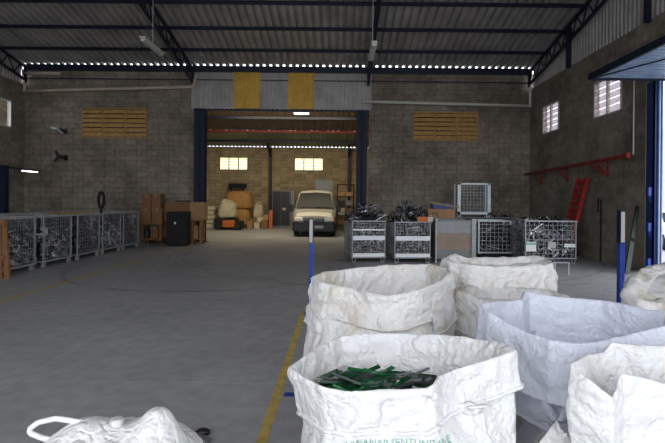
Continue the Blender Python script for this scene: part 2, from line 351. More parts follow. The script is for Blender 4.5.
# cladding above the side walls
def vsheet(b, axis, pos, a0, a1, zb, zt, pitch=.18, amp=.035, sgn=-1):
    n = max(1, int(round((a1 - a0) / pitch))); pitch = (a1 - a0) / n; prof = []
    for i in range(n):
        a = a0 + i * pitch; prof += [(a, 0), (a + pitch * .45, 0), (a + pitch * .58, amp), (a + pitch * .88, amp)]
    prof.append((a0 + n * pitch, 0))
    G = [[((a, pos + sgn * d, (zb, zt(a))[k]) if axis == 'X' else (pos + sgn * d, a, (zb, zt(a))[k])) for a, d in prof] for k in (0, 1)]
    b.grid(G)
b = MB(); vsheet(b, 'Y', WR + .05, FRONT_Y, WB - .2, 6.1, lambda a: rz(a) + .05); struct(b.build('cladding_right', M['clad'], solid=.003))
b = MB(); vsheet(b, 'Y', WL - .05, FRONT_Y, WB - .2, 6.1, lambda a: rz(a) + .05, sgn=1); struct(b.build('cladding_left', M['clad'], solid=.003))
# lintel cladding over the opening, with two amber sheets
LZ0, LZ1 = 5.22, 6.66
ax = [at(235, 90, WB).x, at(259, 90, WB).x, at(289.5, 90, WB).x, at(312.5, 90, WB).x]
b = MB()
for a0, a1 in ((OX0 - .1, ax[0]), (ax[1], ax[2]), (ax[3], OX1 + .1)): vsheet(b, 'X', WB - .02, a0, a1, LZ0, lambda a: LZ1, pitch=.165)
struct(b.build('wall_above_opening', M['clad'], solid=.003))
for a0, a1, lb in ((ax[0], ax[1], 'left'), (ax[2], ax[3], 'right')):
    b = MB(); vsheet(b, 'X', WB - .065, a0 - .05, a1 + .06, LZ0 + .02, lambda a: LZ1, pitch=.15)
    tag(b.build('amber_sheet', M['amber'], solid=.003), 'amber translucent corrugated sheet over the wide opening, %s of the two' % lb, 'wall panel')
# rail under lintel with bolts of steel
b = MB(); b.box(OX0, OX1, WB - .03, WB + .09, LZ0 - .06, LZ0 + .02); struct(b.build('trim_1', M['navy']))
# eave beam
b = MB(); b.box(WL, WR, WB - .12, WB - .02, 6.66, 6.898); b.box(WL, WR, WB - .06, WB - .02, 6.34, 6.38); struct(b.build('trim_2', M['navy']))
# second hall roof
def rz2(Y): return 6.45 - .112 * (Y - 19.1)
b = MB(); sheet(b, -14.1, 6.2, WB + .2, 27.0, lambda y: rz2(y), pitch=.3, amp=.03); struct(b.build('ceiling_far_hall', M['roofb'], solid=.004))
b = MB(); sheet(b, -14.1, 6.2, 27.0, W2 + .1, lambda y: rz2(y), pitch=.24, amp=.05); struct(b.build('ceiling_far_edge', M['roofg'], solid=.004))
ordn = ['', 'second', 'third', 'fourth', 'fifth', 'sixth', 'seventh', 'eighth', 'ninth', 'tenth', 'eleventh', 'twelfth', 'thirteenth', 'fourteenth', 'fifteenth', 'sixteenth']
for i in range(14):
    Y = WB - 1.42 * (i + 1)
    b = MB(); b.box(WL, WR, Y - .02, Y + .03, rz(Y) - .03, rz(Y) + .07); b.box(WL, WR, Y - .02, Y + .045, rz(Y) - .04, rz(Y) - .025)
    tag(b.build('roof_purlin', M['navy']), 'dark blue roof purlin, %s from the back wall' % (ordn[i] or 'first'), 'purlin', 'purlins under the main roof')
for i, Y in enumerate((21.5, 24.2, 26.9, 29.2)):
    b = MB(); b.box(-14, 6, Y - .05, Y + .05, rz2(Y) - .14, rz2(Y) - .01)
    tag(b.build('far_purlin', M['navy' if i != 2 else 'redd']), 'dark purlin under the far hall roof, %s from the opening' % (ordn[i] or 'first'), 'purlin', 'purlins under the far hall roof')
# trusses
def truss(x, label, dep=.5, y1=WB - .15):
    t = thing('roof_truss', label, 'truss', (x, y1, 0))
    y0 = FRONT_Y + .1; fz = lambda y: rz(y) - .09
    top = MB(); top.bar((0, 0, fz(y1)), (0, y0 - y1, fz(y0)), .09, .07); top.build('top_chord', M['navy'], t)
    bot = MB(); bot.bar((0, 0, fz(y1) - dep), (0, y0 - y1, fz(y0) - dep), .09, .07); bot.bar((0, -.02, fz(y1)), (0, -.02, fz(y1) - dep - .1), .09, .09); bot.build('bottom_chord', M['navy'], t)
    web = MB(); n = int((y1 - y0) / .34)
    for i in range(n):
        ya, yb = y1 - i * .34, y1 - (i + 1) * .34
        p = (0, ya - y1, fz(ya) - (0 if i % 2 else dep)); q = (0, yb - y1, fz(yb) - (dep if i % 2 else 0)); web.bar(p, q, .035, .035)
    web.build('web_bars', M['navy'], t)
    return t
truss(WL + .12, 'dark lattice roof truss along the left wall')
truss(-5.75, 'dark lattice roof truss ending above the opening, left of the amber sheets')
truss(1.1, 'dark lattice roof truss ending above the opening, right of the amber sheets')
truss(WR - .12, 'dark lattice roof truss along the right wall')
for i, Y in enumerate((15.6, 11.6)):
    b = MB(); b.box(WR - .16, WR - .02, Y - .05, Y + .05, 6.04, rz(Y) - .1)
    tag(b.build('short_post', M['navy']), 'short dark blue steel post on the right wall under the truss, %s' % ('farther one' if i == 0 else 'nearer one'), 'post')
# columns at the opening
def column(x, y, z, label, m='blue', wd=.34, dp=.3):
    t = thing('steel_column', label, 'column', (x, y, 0))
    b = MB(); b.box(-wd / 2, wd / 2, -dp / 2, -dp / 2 + .02, 0, z); b.box(-wd / 2, wd / 2, dp / 2 - .02, dp / 2, 0, z); b.box(-.012, .012, -dp / 2, dp / 2, 0, z)
    b.build('h_section', M[m], t); b = MB(); b.box(-wd / 2 - .08, wd / 2 + .08, -dp / 2 - .06, dp / 2 + .06, 0, .02); b.build('base_plate', M[m], t)
    return t
column(at(200.3, 180, WB - .1).x, WB - .1, 5.2, 'dark blue steel column at the left side of the wide opening', 'blue', .42)
column(at(361.3, 180, WB - .1).x, WB - .1, 5.2, 'dark blue steel column at the right side of the wide opening', 'blue', .4)
# far hall posts and its brackets
for px, lb in ((270, 'between the two far windows'), (349, 'right of the far windows')):
    p = at(px, 180, W2 - .3); t = thing('far_post', 'slim dark post on the far wall %s' % lb, 'post', (p.x, W2 - .15, 0))
    b = MB(); b.box(-.09, .09, -.1, .1, 0, rz2(W2) - .06); b.build('shaft', M['navy'], t)
    b = MB(); b.bar((0, -.1, 4.5), (0, -1.1, rz2(W2 - 1.2) - .16), .1, .1); b.bar((0, -.1, rz2(W2) - .2), (0, -1.5, rz2(W2 - 1.6) - .16), .08, .1); b.build('bracket', M['navy'], t)
# drain pipes
def pipe(pts, r, m, label):
    b = MB()
    for p_, q_ in zip(pts[:-1], pts[1:]): b.tube([p_, Vector(p_).lerp(Vector(q_), .5), q_], r, 10)
    for p_ in pts[1:-1]: b.lathe([(r * 1.15 * math.sin(a_ * math.pi / 6), -r * 1.15 * math.cos(a_ * math.pi / 6)) for a_ in range(7)], c=p_, n=10)
    tag(b.build('drain_pipe', M[m], smooth=True), label, 'pipe'); return b
y = WB - .17
pipe([at(60, 73.5, y), at(24.5, 73, y), at(24.5, 91, y), at(192, 87, y), at(193.5, 85, y), at(196.5, 74, y)], .055, 'pvc', 'tan drain pipe running along the back wall above the left louvred vent')
pipe([at(362, 101.5, y), at(530, 106, y), at(530.5, 78, y)], .055, 'pvcw', 'pale drain pipe running along the back wall above the right louvred vent')
b = MB(); b.tube([(WR - .03, 12.2, 2.9), (WR - .03, 12.2, 5.5)], .018, 6); tag(b.build('conduit', M['pvcw']), 'thin white conduit down the right wall beside the wide door', 'conduit')
# louvred vents and windows
def louvre(name, axis, pos, a0, a1, z0, z1, cols, rows, mf, ms, sgn=-1, fw=.05, tilt=.6, dep=.1, gap=.93):
    P = lambda a, d, z: (a, pos + sgn * d, z) if axis == 'X' else (pos + sgn * d, a, z)
    def bx(b, aa, ab, d0, d1, za, zb):
        p, q = P(aa, d0, za), P(ab, d1, zb); b.box(min(p[0], q[0]), max(p[0], q[0]), min(p[1], q[1]), max(p[1], q[1]), min(p[2], q[2]), max(p[2], q[2]))
    f = MB(); bx(f, a0, a1, -.05, .03, z0, z0 + fw); bx(f, a0, a1, -.05, .03, z1 - fw, z1); bx(f, a0, a0 + fw, -.05, .03, z0, z1); bx(f, a1 - fw, a1, -.05, .03, z0, z1)
    for i in range(1, cols):
        a = a0 + (a1 - a0) * i / cols; bx(f, a - fw / 2, a + fw / 2, -.05, .03, z0, z1)
    root = struct(f.build(name, mf)); s = MB(); h = (z1 - z0 - 2 * fw) / rows
    for i in range(cols):
        aa, ab = a0 + (a1 - a0) * i / cols + fw * .6, a0 + (a1 - a0) * (i + 1) / cols - fw * .6
        for j in range(rows):
            za = z0 + fw + h * j + .01; zb = za + h * gap
            c = [P(aa, -.03 + tilt * dep, za), P(ab, -.03 + tilt * dep, za), P(ab, -.03 - 0 * dep, zb), P(aa, -.03, zb)]
            n = len(s.v); s.add(c, [(0, 1, 2, 3)])
    s.build('louvre_blades', ms, root, solid=.008)
    return root
louvre('window_1', 'X', WB, *VENTS[0], 3, 6, M['slatframe'], M['slat'], dep=.15, gap=.84)
louvre('window_2', 'X', WB, *VENTS[1], 3, 6, M['slatframe'], M['slat'], dep=.15, gap=.84)
louvre('window_3', 'X', W2, -7.75, -5.9, 3.58, 4.43, 3, 4, M['woodg'], M['slaty'], dep=.05)
louvre('window_4', 'X', W2, -2.92, -1.03, 3.58, 4.43, 3, 4, M['woodg'], M['slaty'], dep=.05)
louvre('window_5', 'Y', WR, 16.4, 17.7, 4.15, 5.2, 2, 5, M['whited'], M['slatg'], dep=.04, gap=.97)
louvre('window_6', 'Y', WR, 12.75, 14.15, 4.12, 5.2, 2, 5, M['whited'], M['slatg'], dep=.04, gap=.97)
louvre('window_7', 'Y', WL, 15.4, 18.1, 4.28, 5.32, 4, 6, M['whited'], M['slatc'], sgn=1, dep=.02)
# the raised side door and its column
p = at(645.5, 200, DOOR_Y1)
b = MB(); b.box(WR - .02, WR + .17, DOOR_Y1 - .02, DOOR_Y1 + .04, 0, DOOR_Z); struct(b.build('trim_3', M['whited']))
t = thing('door_column', 'blue steel door column on the right beside the parked cars', 'column', (WR - .02, DOOR_Y1 - .16, 0))
b = MB(); b.box(-.02, .02, -.13, .13, 0, 4.58); b.box(-.02, .17, .11, .13, 0, 4.58); b.box(-.02, .17, -.13, -.11, 0, 4.58); b.build('channel', M['blue2'], t)
b = MB(); b.box(.08, .11, -.19, -.14, 0, 4.58); b.box(.15, .17, -.19, -.14, 0, 4.58); b.build('guide_rail', M['doorblue'], t)
for z in (1.95, 1.1, .25):
    b = MB(); b.box(-.10, .0, -.10, .02, z - .1, z + .1); b.bar((-.05, -.04, z - .1), (-.02, -.04, z - .26), .05, .03); b.build('hinge', M['bluebright'], t)
t = thing('raised_door', 'blue ribbed steel overhead door raised flat under the lintel at right', 'overhead door', (5.95, DOOR_Y1 - .35, 4.60))
b = MB(); L_ = 6.2; b.box(0, 2.9, -L_, 0, .04, .06)
for i in range(32):
    yy = -L_ + i * L_ / 32; b.box(0, 2.9, yy, yy + .12, .0, .04)
b.build('door_panel', M['doorblue'], t)
b = MB(); b.box(-.06, 0, -L_, 0, -.03, .12); b.box(-.06, 2.9, -.0, .06, -.03, .12); b.bar((0, -.1, -.01), (2.6, -L_, -.01), .03, .02); b.build('door_frame', M['blue'], t)
b = MB(); b.box(WR - .3, WR, 5, 11.35, 4.75, 5.0); struct(b.build('trim_4', M['walls']))

# floor lines
def decal(x0, x1, y0, y1, m, name, label, cat, rz_=0):
    b = MB(); b.box(x0, x1, y0, y1, .0005, .003); return tag(b.build(name, M[m]), label, cat)
decal(-.55, -.475, -1.5, 7.2, 'yellow', 'floor_line', 'yellow painted floor line beside the front sacks', 'floor marking')
decal(-5.41, -5.33, 3.5, 17.5, 'yellow', 'floor_line', 'faint yellow painted floor line along the left row of cages', 'floor marking')
decal(-.45, -.2, 4.04, 4.12, 'bluetape', 'floor_tape', 'short blue tape mark on the floor beside the yellow line', 'floor marking')
# ------------------------------------------------------------------ wire cages and their scrap
def cage(label, w, d, h, mf='galv', mw='galvdark', step=.085, band=None, rz=0, loc=(0, 0, 0), foot=.12, group=None, name='wire_cage', r=.006, P=.045):
    t = thing(name, label, 'cage', loc, rz, group)
    b = MB()
    for sx_ in (-1, 1):
        for sy in (-1, 1):
            b.box(sx_ * (w / 2) - (P if sx_ > 0 else 0), sx_ * (w / 2) + (0 if sx_ > 0 else P), sy * d / 2 - (P if sy > 0 else 0), sy * d / 2 + (0 if sy > 0 else P), foot, h)
    for z in (foot, h - .035):
        for s in (-1, 1):
            b.box(-w / 2, w / 2, s * d / 2 - .018, s * d / 2 + .018, z, z + .035); b.box(s * w / 2 - .018, s * w / 2 + .018, -d / 2, d / 2, z, z + .035)
    b.build('frame', M[mf], t)
    b = MB(); n = 9
    for i in range(n): b.box(-w / 2 + .02, w / 2 - .02, -d / 2 + d * (i + .2) / n, -d / 2 + d * (i + .8) / n, foot + .005, foot + .02)
    b.build('floor_grate', M[mw], t)
    for sx_ in (-1, 1):
        for sy in (-1, 1):
            f = MB(); x, y_ = sx_ * (w / 2 - .07), sy * (d / 2 - .05); f.box(x - .05, x + .05, y_ - .03, y_ + .03, 0, .02); f.box(x - .05, x - .035, y_ - .03, y_ + .03, .02, foot); f.box(x + .035, x + .05, y_ - .03, y_ + .03, .02, foot)
            f.build('foot', M[mf], t)
    for ax_, s in (('x', -1), ('x', 1), ('y', -1), ('y', 1)):
        m = MB(); L_ = (w if ax_ == 'x' else d); pos = s * ((d if ax_ == 'x' else w) / 2 - .01); k = int(L_ / step); kz = int((h - foot) / step)
        for i in range(1, k):
            a = -L_ / 2 + L_ * i / k
            m.box(a - r / 2, a + r / 2, pos - r / 2, pos + r / 2, foot, h) if ax_ == 'x' else m.box(pos - r / 2, pos + r / 2, a - r / 2, a + r / 2, foot, h)
        for j in range(1, kz):
            z = foot + (h - foot) * j / kz
            m.box(-L_ / 2, L_ / 2, pos + r / 2, pos + r * 1.5, z - r / 2, z + r / 2) if ax_ == 'x' else m.box(pos + r / 2, pos + r * 1.5, -L_ / 2, L_ / 2, z - r / 2, z + r / 2)
        m.build('mesh_panel', M[mf if (ax_ == 'x' and s < 0) else mw], t)
    for (z0, z1) in band or ():
        f = MB(); f.box(-w / 2 + .03, w / 2 - .02, -d / 2 - .016, -d / 2 - .010, z0, z1)
        k = 7
        for i in range(k): a = -w / 2 + .06 + (w - .1) * i / k; f.box(a, a + .012, -d / 2 - .022, -d / 2 - .016, z0 + .008, z1 - .008)
        f.build('label_band', M['filmw'], t)
    return t
def scrap(seed, w, d, z0, z1, heap=0.0, n=420, m='scrap', lmin=.12, lmax=.5, spill=0, thick=.03):
    rnd = random.Random(seed); b = MB()
    b.box(-w / 2 + .16, w / 2 - .16, -d / 2 + .16, d / 2 - .16, z0 - .01, z0 + (z1 - z0) * .75); b.mi = 1; b.m[-6:] = [1] * 6; b.mi = 0  # matt black core: shade between the scrap pieces, put into the colour
    for i in range(n):
        face = rnd.random()
        x = rnd.uniform(-w / 2 + .05, w / 2 - .05); y_ = rnd.uniform(-d / 2 + .05, d / 2 - .05)
        z = rnd.uniform(z0 + .04, z1)
        if face < .45: y_ = -d / 2 + rnd.uniform(.03, .09)
        elif face < .62: x = w / 2 - rnd.uniform(.03, .09)
        elif face < .72: x = -w / 2 + rnd.uniform(.03, .09)
        else: z = z1 + rnd.uniform(-.06, heap) * max(0, 1 - (abs(x) / (w / 2)) ** 3)
        L_ = rnd.uniform(lmin, lmax) * .5; th = rnd.uniform(0, math.pi * 2); el = rnd.gauss(0, .55)
        dvec = Vector((math.cos(th) * math.cos(el), math.sin(th) * math.cos(el), math.sin(el))) * L_
        if face < .45: dvec.y *= .12
        elif face < .72: dvec.x *= .12
        c = Vector((x, y_, z)); a, q = c - dvec, c + dvec
        lim = lambda v: Vector((max(-w / 2 + .03 - spill, min(w / 2 - .03 + spill, v.x)), max(-d / 2 + .02, min(d / 2 - .02, v.y)), max(z0 + .02, min(v.z, z1 + heap * 1.25))))
        a, q = lim(a), lim(q)
        ww, hh = rnd.uniform(.3, 1.5) * thick, rnd.uniform(.1, .5) * thick
        if rnd.random() < .3:
            mid = lim((a + q) / 2 + Vector((rnd.uniform(-.08, .08), rnd.uniform(-.03, .03), rnd.uniform(-.08, .08)))); b.bar(a, mid, ww, hh, (rnd.random(), rnd.random(), 1)); b.bar(mid, q, ww, hh, (rnd.random(), rnd.random(), 1))
        else: b.bar(a, q, ww, hh, (rnd.random(), rnd.random(), rnd.random()))
    return b
def put_scrap(b_or_o, loc, label, rz=0, m='scrap'):
    if isinstance(b_or_o, MB): o = b_or_o.build('metal_scrap', [M[m], M['blackm']])
    else: o = b_or_o.copy(); C.objects.link(o)
    o.location = loc; o.rotation_euler = (0, 0, rz); tag(o, label, 'scrap metal', kind='stuff'); return o

# left row along the wall: long side faces the hall (local x of the cage = world -y)
H = 1.22; GL = 'wire cages of the left row'
spots = [(10.5, 'nearest, behind the wooden trestle'), (12.0, 'second from the trestle'), (13.48, 'third from the trestle'), (14.85, 'fourth from the trestle'), (16.22, 'farthest, beside the cardboard boxes')]
base = cage('grey scrap cage in the front left row, ' + spots[0][1], 1.2, 1.0, H, 'galvd2', 'galvdark', .085, P=.03, r=.005, loc=(-7.5, spots[0][0], 0), rz=math.pi / 2, group=GL)
for i in range(1, 5): dup(base, (-7.5, spots[i][0], 0), math.pi / 2, 'grey scrap cage in the front left row, ' + spots[i][1], GL)
vs_ = [scrap(11, 1.14, .94, .15, .66, .22, 300, lmin=.2, thick=.075), scrap(12, 1.14, .94, .15, .74, .2, 300, lmin=.2, thick=.07), scrap(13, 1.14, .94, .15, 1.0, .14, 420, thick=.035)]
obs = []
for i, k in enumerate((0, 0, 2, 1, 2)):
    src = next((o for kk, o in obs if kk == k), None)
    o = put_scrap(src or vs_[k], (-7.5, spots[i][0], 0), 'silvery metal scrap in the front left cage ' + spots[i][1], math.pi / 2, 'scrapd' if k == 2 else 'scrap'); obs.append((k, o))
GB = 'wire cages behind the left row'
for i, y_ in enumerate((11.1, 12.6, 14.1, 15.5)):
    lb = ('nearest', 'second', 'third', 'farthest')[i]
    dup(base, (-8.85, y_, 0), math.pi / 2, 'dull wire cage in the back left row against the wall side, %s of the four' % lb, GB)
    put_scrap(obs[2][1], (-8.85, y_, .02), 'dark metal scrap heaped in the back left row cage, %s of the four' % lb, math.pi / 2)
# flat dark bars lying over the front row
b = MB(); rnd = random.Random(3)
for i in range(8):
    x = -7.5 + rnd.uniform(-.4, .4); b.bar((x, 12.9 + rnd.uniform(-.2, .2), H + .02 + i * .002), (x + rnd.uniform(-.1, .1), 14.1, H + .02 + i * .002), .05, .02)
tag(b.build('flat_bars', M['slatframe']), 'brownish flat bars lying across the third cage of the left row', 'metal bars', kind='stuff')
# black belt loop
c = at(101.3, 200, 15.0); b = MB(); pts = []
for i in range(28):
    a = 2 * math.pi * i / 28; pts.append((c.x + .085 * math.sin(a), c.y, c.z + .0 + .24 * math.cos(a) * (1 if math.cos(a) > 0 else 1.0)))
b.tube(pts, .045, 8, close=True); b.bar((c.x, c.y, c.z - .22), (c.x, c.y, H - .02), .07, .05)
tag(b.build('rubber_belt', M['blackm'], smooth=True), 'black rubber belt loop standing up above the left cages', 'belt')
# wooden trestle at left edge
t = thing('wooden_trestle', 'brown wooden trestle frame at the left edge in front of the cages', 'trestle', (-6.86, 9.75, 0))
for x0, x1, yy, nm in ((-.02, -.06, 0, 'leg'), (.10, .02, .06, 'leg'), (-.62, -.5, 0, 'leg')):
    b = MB(); b.bar((x0, yy, 0), (x1, yy, 1.19), .10, .05, (0, 1, 0)); b.build(nm, M['wood'], t)
b = MB(); b.box(-.8, .1, -.05, .05, 1.09, 1.2); b.build('top_rail', M['wood'], t)
b = MB(); b.box(-.8, .06, -.02, .03, .38, .47); b.build('cross_rail', M['wood'], t)
# lamp stand
t = thing('lamp_stand', 'blue post with a dark arm carrying a lit tube at the left wall', 'lamp stand', (-9.78, 14.0, 0))
b = MB(); b.box(-.09, .09, -.09, .09, 0, 2.6); b.build('post', M['blue'], t)
b = MB(); b.bar((0, 0, 2.55), (-.75, 2.9, 2.60), .06, .05); b.build('arm', M['navy'], t)
b = MB(); b.cyl((-.36, 1.35, 2.52), (-.68, 2.62, 2.55), .016, 8); b.build('tube_lamp', M['tube'], t)
# wall fans
for px, py, lb in ((60.5, 130.5, 'upper'), (61, 157, 'lower')):
    p = at(px, py, WB - .35); t = thing('wall_fan', 'small black wall fan on the back wall left of the vent, %s of the two' % lb, 'fan', p)
    b = MB(); b.bar((0, .35, 0), (0, .05, 0), .06); b.box(-.06, .06, .3, .35, -.1, .1); b.build('bracket', M['black'], t)
    b = MB(); b.lathe([(.05, -.16), (.08, -.1), (.08, .05), (.04, .1)], axis='y'); b.build('motor', M['black'], t)
    b = MB()
    for k in range(3):
        a = k * 2.094 + .5 * (lb == 'lower') + 1.5; b.bar((0, -.17, 0), (.24 * math.cos(a), -.19, .24 * math.sin(a)), .10, .02, (0, 1, 0))
    b.build('blades', M['black' if lb == 'lower' else 'grey'], t)
    if lb == 'upper':
        b = MB(); b.bar((-.05, -.1, .05), (-.28, -.14, .09), .07, .05); b.build('white_cover', M['white'], t)
# cardboard corner
def carton(x0, x1, y0, y1, z0, z1, label, m='card', flap=True):
    t = thing('cardboard_box', label, 'box', ((x0 + x1) / 2, (y0 + y1) / 2, z0)); w_, d_, h_ = (x1 - x0) / 2, (y1 - y0) / 2, z1 - z0
    b = MB(); b.box(-w_, w_, -d_, d_, 0, h_); b.build('carton', M[m], t, bevel=.008)
    b = MB(); b.box(-.03, .03, -d_ - .003, d_ + .003, h_ - .001, h_ + .004); b.box(-.03, .03, -d_ - .004, -d_ - .001, h_ - .12, h_); b.build('tape', M['cardl'], t)
    return t
def X(px, Y): return at(px, 220, Y).x
def Z(py, Y, px=170): return at(px, py, Y).z
Yc = 17.6
tb = Z(223, Yc)
carton(X(140.5, Yc), X(151, Yc), Yc, Yc + .5, tb, Z(208.3, Yc), 'brown cardboard box on the bench, lower left of the four', 'card')
carton(X(151.6, Yc), X(162, Yc), Yc, Yc + .5, tb, Z(208.3, Yc), 'brown cardboard box on the bench, lower right of the four', 'card')
carton(X(141.5, Yc), X(150.5, Yc), Yc + .02, Yc + .5, Z(208.3, Yc) + .004, Z(194.3, Yc), 'brown cardboard box on the bench, upper left of the four', 'card')
carton(X(151, Yc), X(160, Yc), Yc + .02, Yc + .5, Z(208.3, Yc) + .004, Z(194, Yc), 'brown cardboard box on the bench, upper right of the four', 'card')
b = MB(); b.box(X(162.8, Yc), X(187.5, Yc), Yc + .15, Yc + .55, Z(221, Yc), Z(201.5, Yc)); tag(b.build('long_carton', M['card'], bevel=.01), 'long brown cardboard carton lying behind the black cabinet', 'box')
b = MB(); b.box(X(188, Yc), X(204, Yc), Yc + .12, Yc + .5, Z(219.5, Yc), Z(202, Yc)); tag(b.build('long_carton', M['cardl'], bevel=.01), 'cardboard carton standing on the wooden stand beside the left blue column', 'box')
b = MB(); b.bar((X(174, Yc), Yc + .2, Z(201, Yc)), (X(188, Yc), Yc + .2, Z(201, Yc)), .12, .05); tag(b.build('dark_strip', M['black']), 'dark flat strip lying on top of the long carton', 'strip')
def bench(x0, x1, y0, y1, ztop, label, shelf=None, lg=.08):
    t = thing('wooden_bench', label, 'bench', ((x0 + x1) / 2, (y0 + y1) / 2, 0)); w_, d_ = (x1 - x0) / 2, (y1 - y0) / 2
    b = MB(); b.box(-w_, w_, -d_, d_, ztop - .05, ztop); b.build('bench_top', M['wood'], t)
    for sx_ in (-1, 1):
        for sy in (-1, 1):
            b = MB(); b.box(sx_ * (w_ - lg) - lg / 2, sx_ * (w_ - lg) + lg / 2, sy * (d_ - lg) - lg / 2, sy * (d_ - lg) + lg / 2, 0, ztop - .05); b.build('leg', M['wood'], t)
    if shelf: b = MB(); b.box(-w_, w_, -d_, d_, shelf - .04, shelf); b.build('shelf', M['wood'], t)
    return t
bench(X(140.5, Yc) - .02, X(162.2, Yc), Yc - .02, Yc + .6, tb - .003, 'wooden bench under the four cardboard boxes beside the cages', Z(238.5, Yc))
b2 = Z(221, Yc)
bench(X(163.2, Yc), X(187, Yc), Yc + .12, Yc + .6, b2 - .003, 'wooden bench under the long carton behind the black cabinet')
bench(X(188, Yc), X(203, Yc), Yc + .08, Yc + .55, Z(219.5, Yc) - .003, 'wooden stand with slanting legs left of the blue column', Z(238.5, Yc) , .11)
carton(X(149.5, Yc), X(157, Yc), Yc + .1, Yc + .45, Z(238.5, Yc) + .002, Z(226.5, Yc), 'small brown box on the lower shelf of the bench', 'card')
carton(X(191, Yc), X(196.5, Yc), Yc + .15, Yc + .45, Z(238.5, Yc) + .002, Z(226, Yc), 'pale box on the lower shelf of the stand beside the blue column', 'cardl')
b = MB(); b.lathe([(.0, 0), (.14, 0), (.15, .03), (.13, .3), (.06, .36), (.06, .4), (0, .4)]); tag(b.build('black_bucket', M['black'], smooth=True, loc=(X(144.5, Yc), Yc + .25, Z(238.5, Yc) + .002)), 'black container on the lower shelf beside the small brown box', 'container')
t = thing('black_cabinet', 'black metal cabinet with a white label standing in front of the cartons', 'cabinet', (X(178, 17.1), 17.15, 0))
zc = Z(211.5, 17.1)
b = MB(); b.box(-.36, .36, -.22, .25, .04, zc); b.box(-.33, .33, -.18, .22, 0, .04); b.build('body', M['blackm'], t, bevel=.01)
b = MB(); b.box(-.345, -.003, -.235, -.22, .06, zc - .03); b.box(.003, .345, -.235, -.22, .06, zc - .03); b.build('door', M['blackm'], t, bevel=.004)
b = MB(); b.box(-.075, -.01, -.241, -.236, zc - .44, zc - .36); b.build('label_plate', M['white'], t)
# flat trolley in front of bench
t = thing('hand_trolley', 'low dark trolley standing on the floor below the cardboard boxes', 'trolley', (X(156, 17.1), 17.2, 0))
b = MB(); b.box(-.35, .3, -.15, .2, .1, .13); b.bar((.28, .1, .1), (.36, .2, .95), .03); b.build('deck', M['blackm'], t)
for sx_ in (-.28, .24):
    b = MB(); b.lathe([(0, -.02), (.05, -.02), (.05, .02), (0, .02)], c=(sx_, -.1, .05), axis='x', n=12); b.build('wheel', M['grey'], t)

# ------------------------------------------------------------------ right group of cages
Yg = 12.9
bands = [(.14, .25), (.60, .72)]
g1 = cage('wire cage of scrap bars with two white bands, left of the two heaped ones', .93, 1.1, 1.13, 'galv', 'galv', .08, bands + [(.86, .90)], P=.03, rz=.17, loc=(.72, Yg + .6, 0), r=.009)
put_scrap(scrap(21, .9, 1.06, .15, 1.0, .50, 560, lmin=.2, lmax=.7, thick=.03), (.72, Yg + .6, 0), 'tangled silvery scrap bars heaped in the left banded cage', .17)
b = MB(); rnd = random.Random(8)
for i in range(110):
    x = rnd.uniform(-.52, .45); y_ = rnd.uniform(-.5, .5); z = 1.13 + rnd.uniform(-.05, .18); th = rnd.uniform(0, 6.3); el = rnd.uniform(-.3, .9)
    dv = Vector((math.cos(th) * math.cos(el), math.sin(th) * math.cos(el), math.sin(el))) * rnd.uniform(.1, .25)
    b.bar(Vector((x, y_, z)) - dv * .6, Vector((x, y_, z)) + dv, rnd.uniform(.02, .06), rnd.uniform(.008, .03), (rnd.random(), 0, 1))
put_scrap(b, (.72, Yg + .6, 0), 'dark scrap bars sticking up out of the left banded cage', .17, 'scrapd')
g2 = cage('wire cage of scrap with two white bands and a loose board on its rim', 1.0, 1.1, 1.11, 'galv', 'galv', .08, bands, P=.03, rz=.12, loc=(1.93, Yg + .6, 0), r=.008)
put_scrap(scrap(22, .96, 1.06, .15, 1.0, .55, 640, lmin=.2, lmax=.6, thick=.035), (1.93, Yg + .6, 0), 'tangled silvery scrap heaped high in the right banded cage', .12)
b = MB(); rnd = random.Random(9)
for i in range(60):
    x = rnd.gauss(.08, .28); y_ = rnd.uniform(-.4, .4); z = 1.2 + rnd.uniform(-.05, .28) * math.exp(-((x - .1) / .35) ** 2)
    pts = []; r_ = rnd.uniform(.04, .13); a0 = rnd.uniform(0, 6.3); tl = rnd.uniform(-1, 1)
    for k in range(6): a = a0 + k * .7; pts.append((x + r_ * math.cos(a), y_ + r_ * math.sin(a) * tl, z + r_ * math.sin(a)))
    b.tube(pts, rnd.uniform(.008, .02), 4)
put_scrap(b, (1.93, Yg + .6, 0), 'curled pale metal strips on top of the right banded cage', .12)
# loose board on cage 2
p0 = at(417.5, 219.5, Yg + .0); p1 = at(433, 219.5, Yg + .0)
t = thing('loose_board', 'orange brown board with a white end lying on the rim of the right banded cage', 'board', ((p0.x + p1.x) / 2, Yg + .03, 1.115))
w_ = (p1.x - p0.x) / 2
b = MB(); b.box(-w_, w_ * .35, -.03, .03, 0, .13); b.build('brown_part', M['orangep'], t); b = MB(); b.box(w_ * .35, w_, -.031, .031, -.001, .131); b.build('white_end', M['whited'], t)
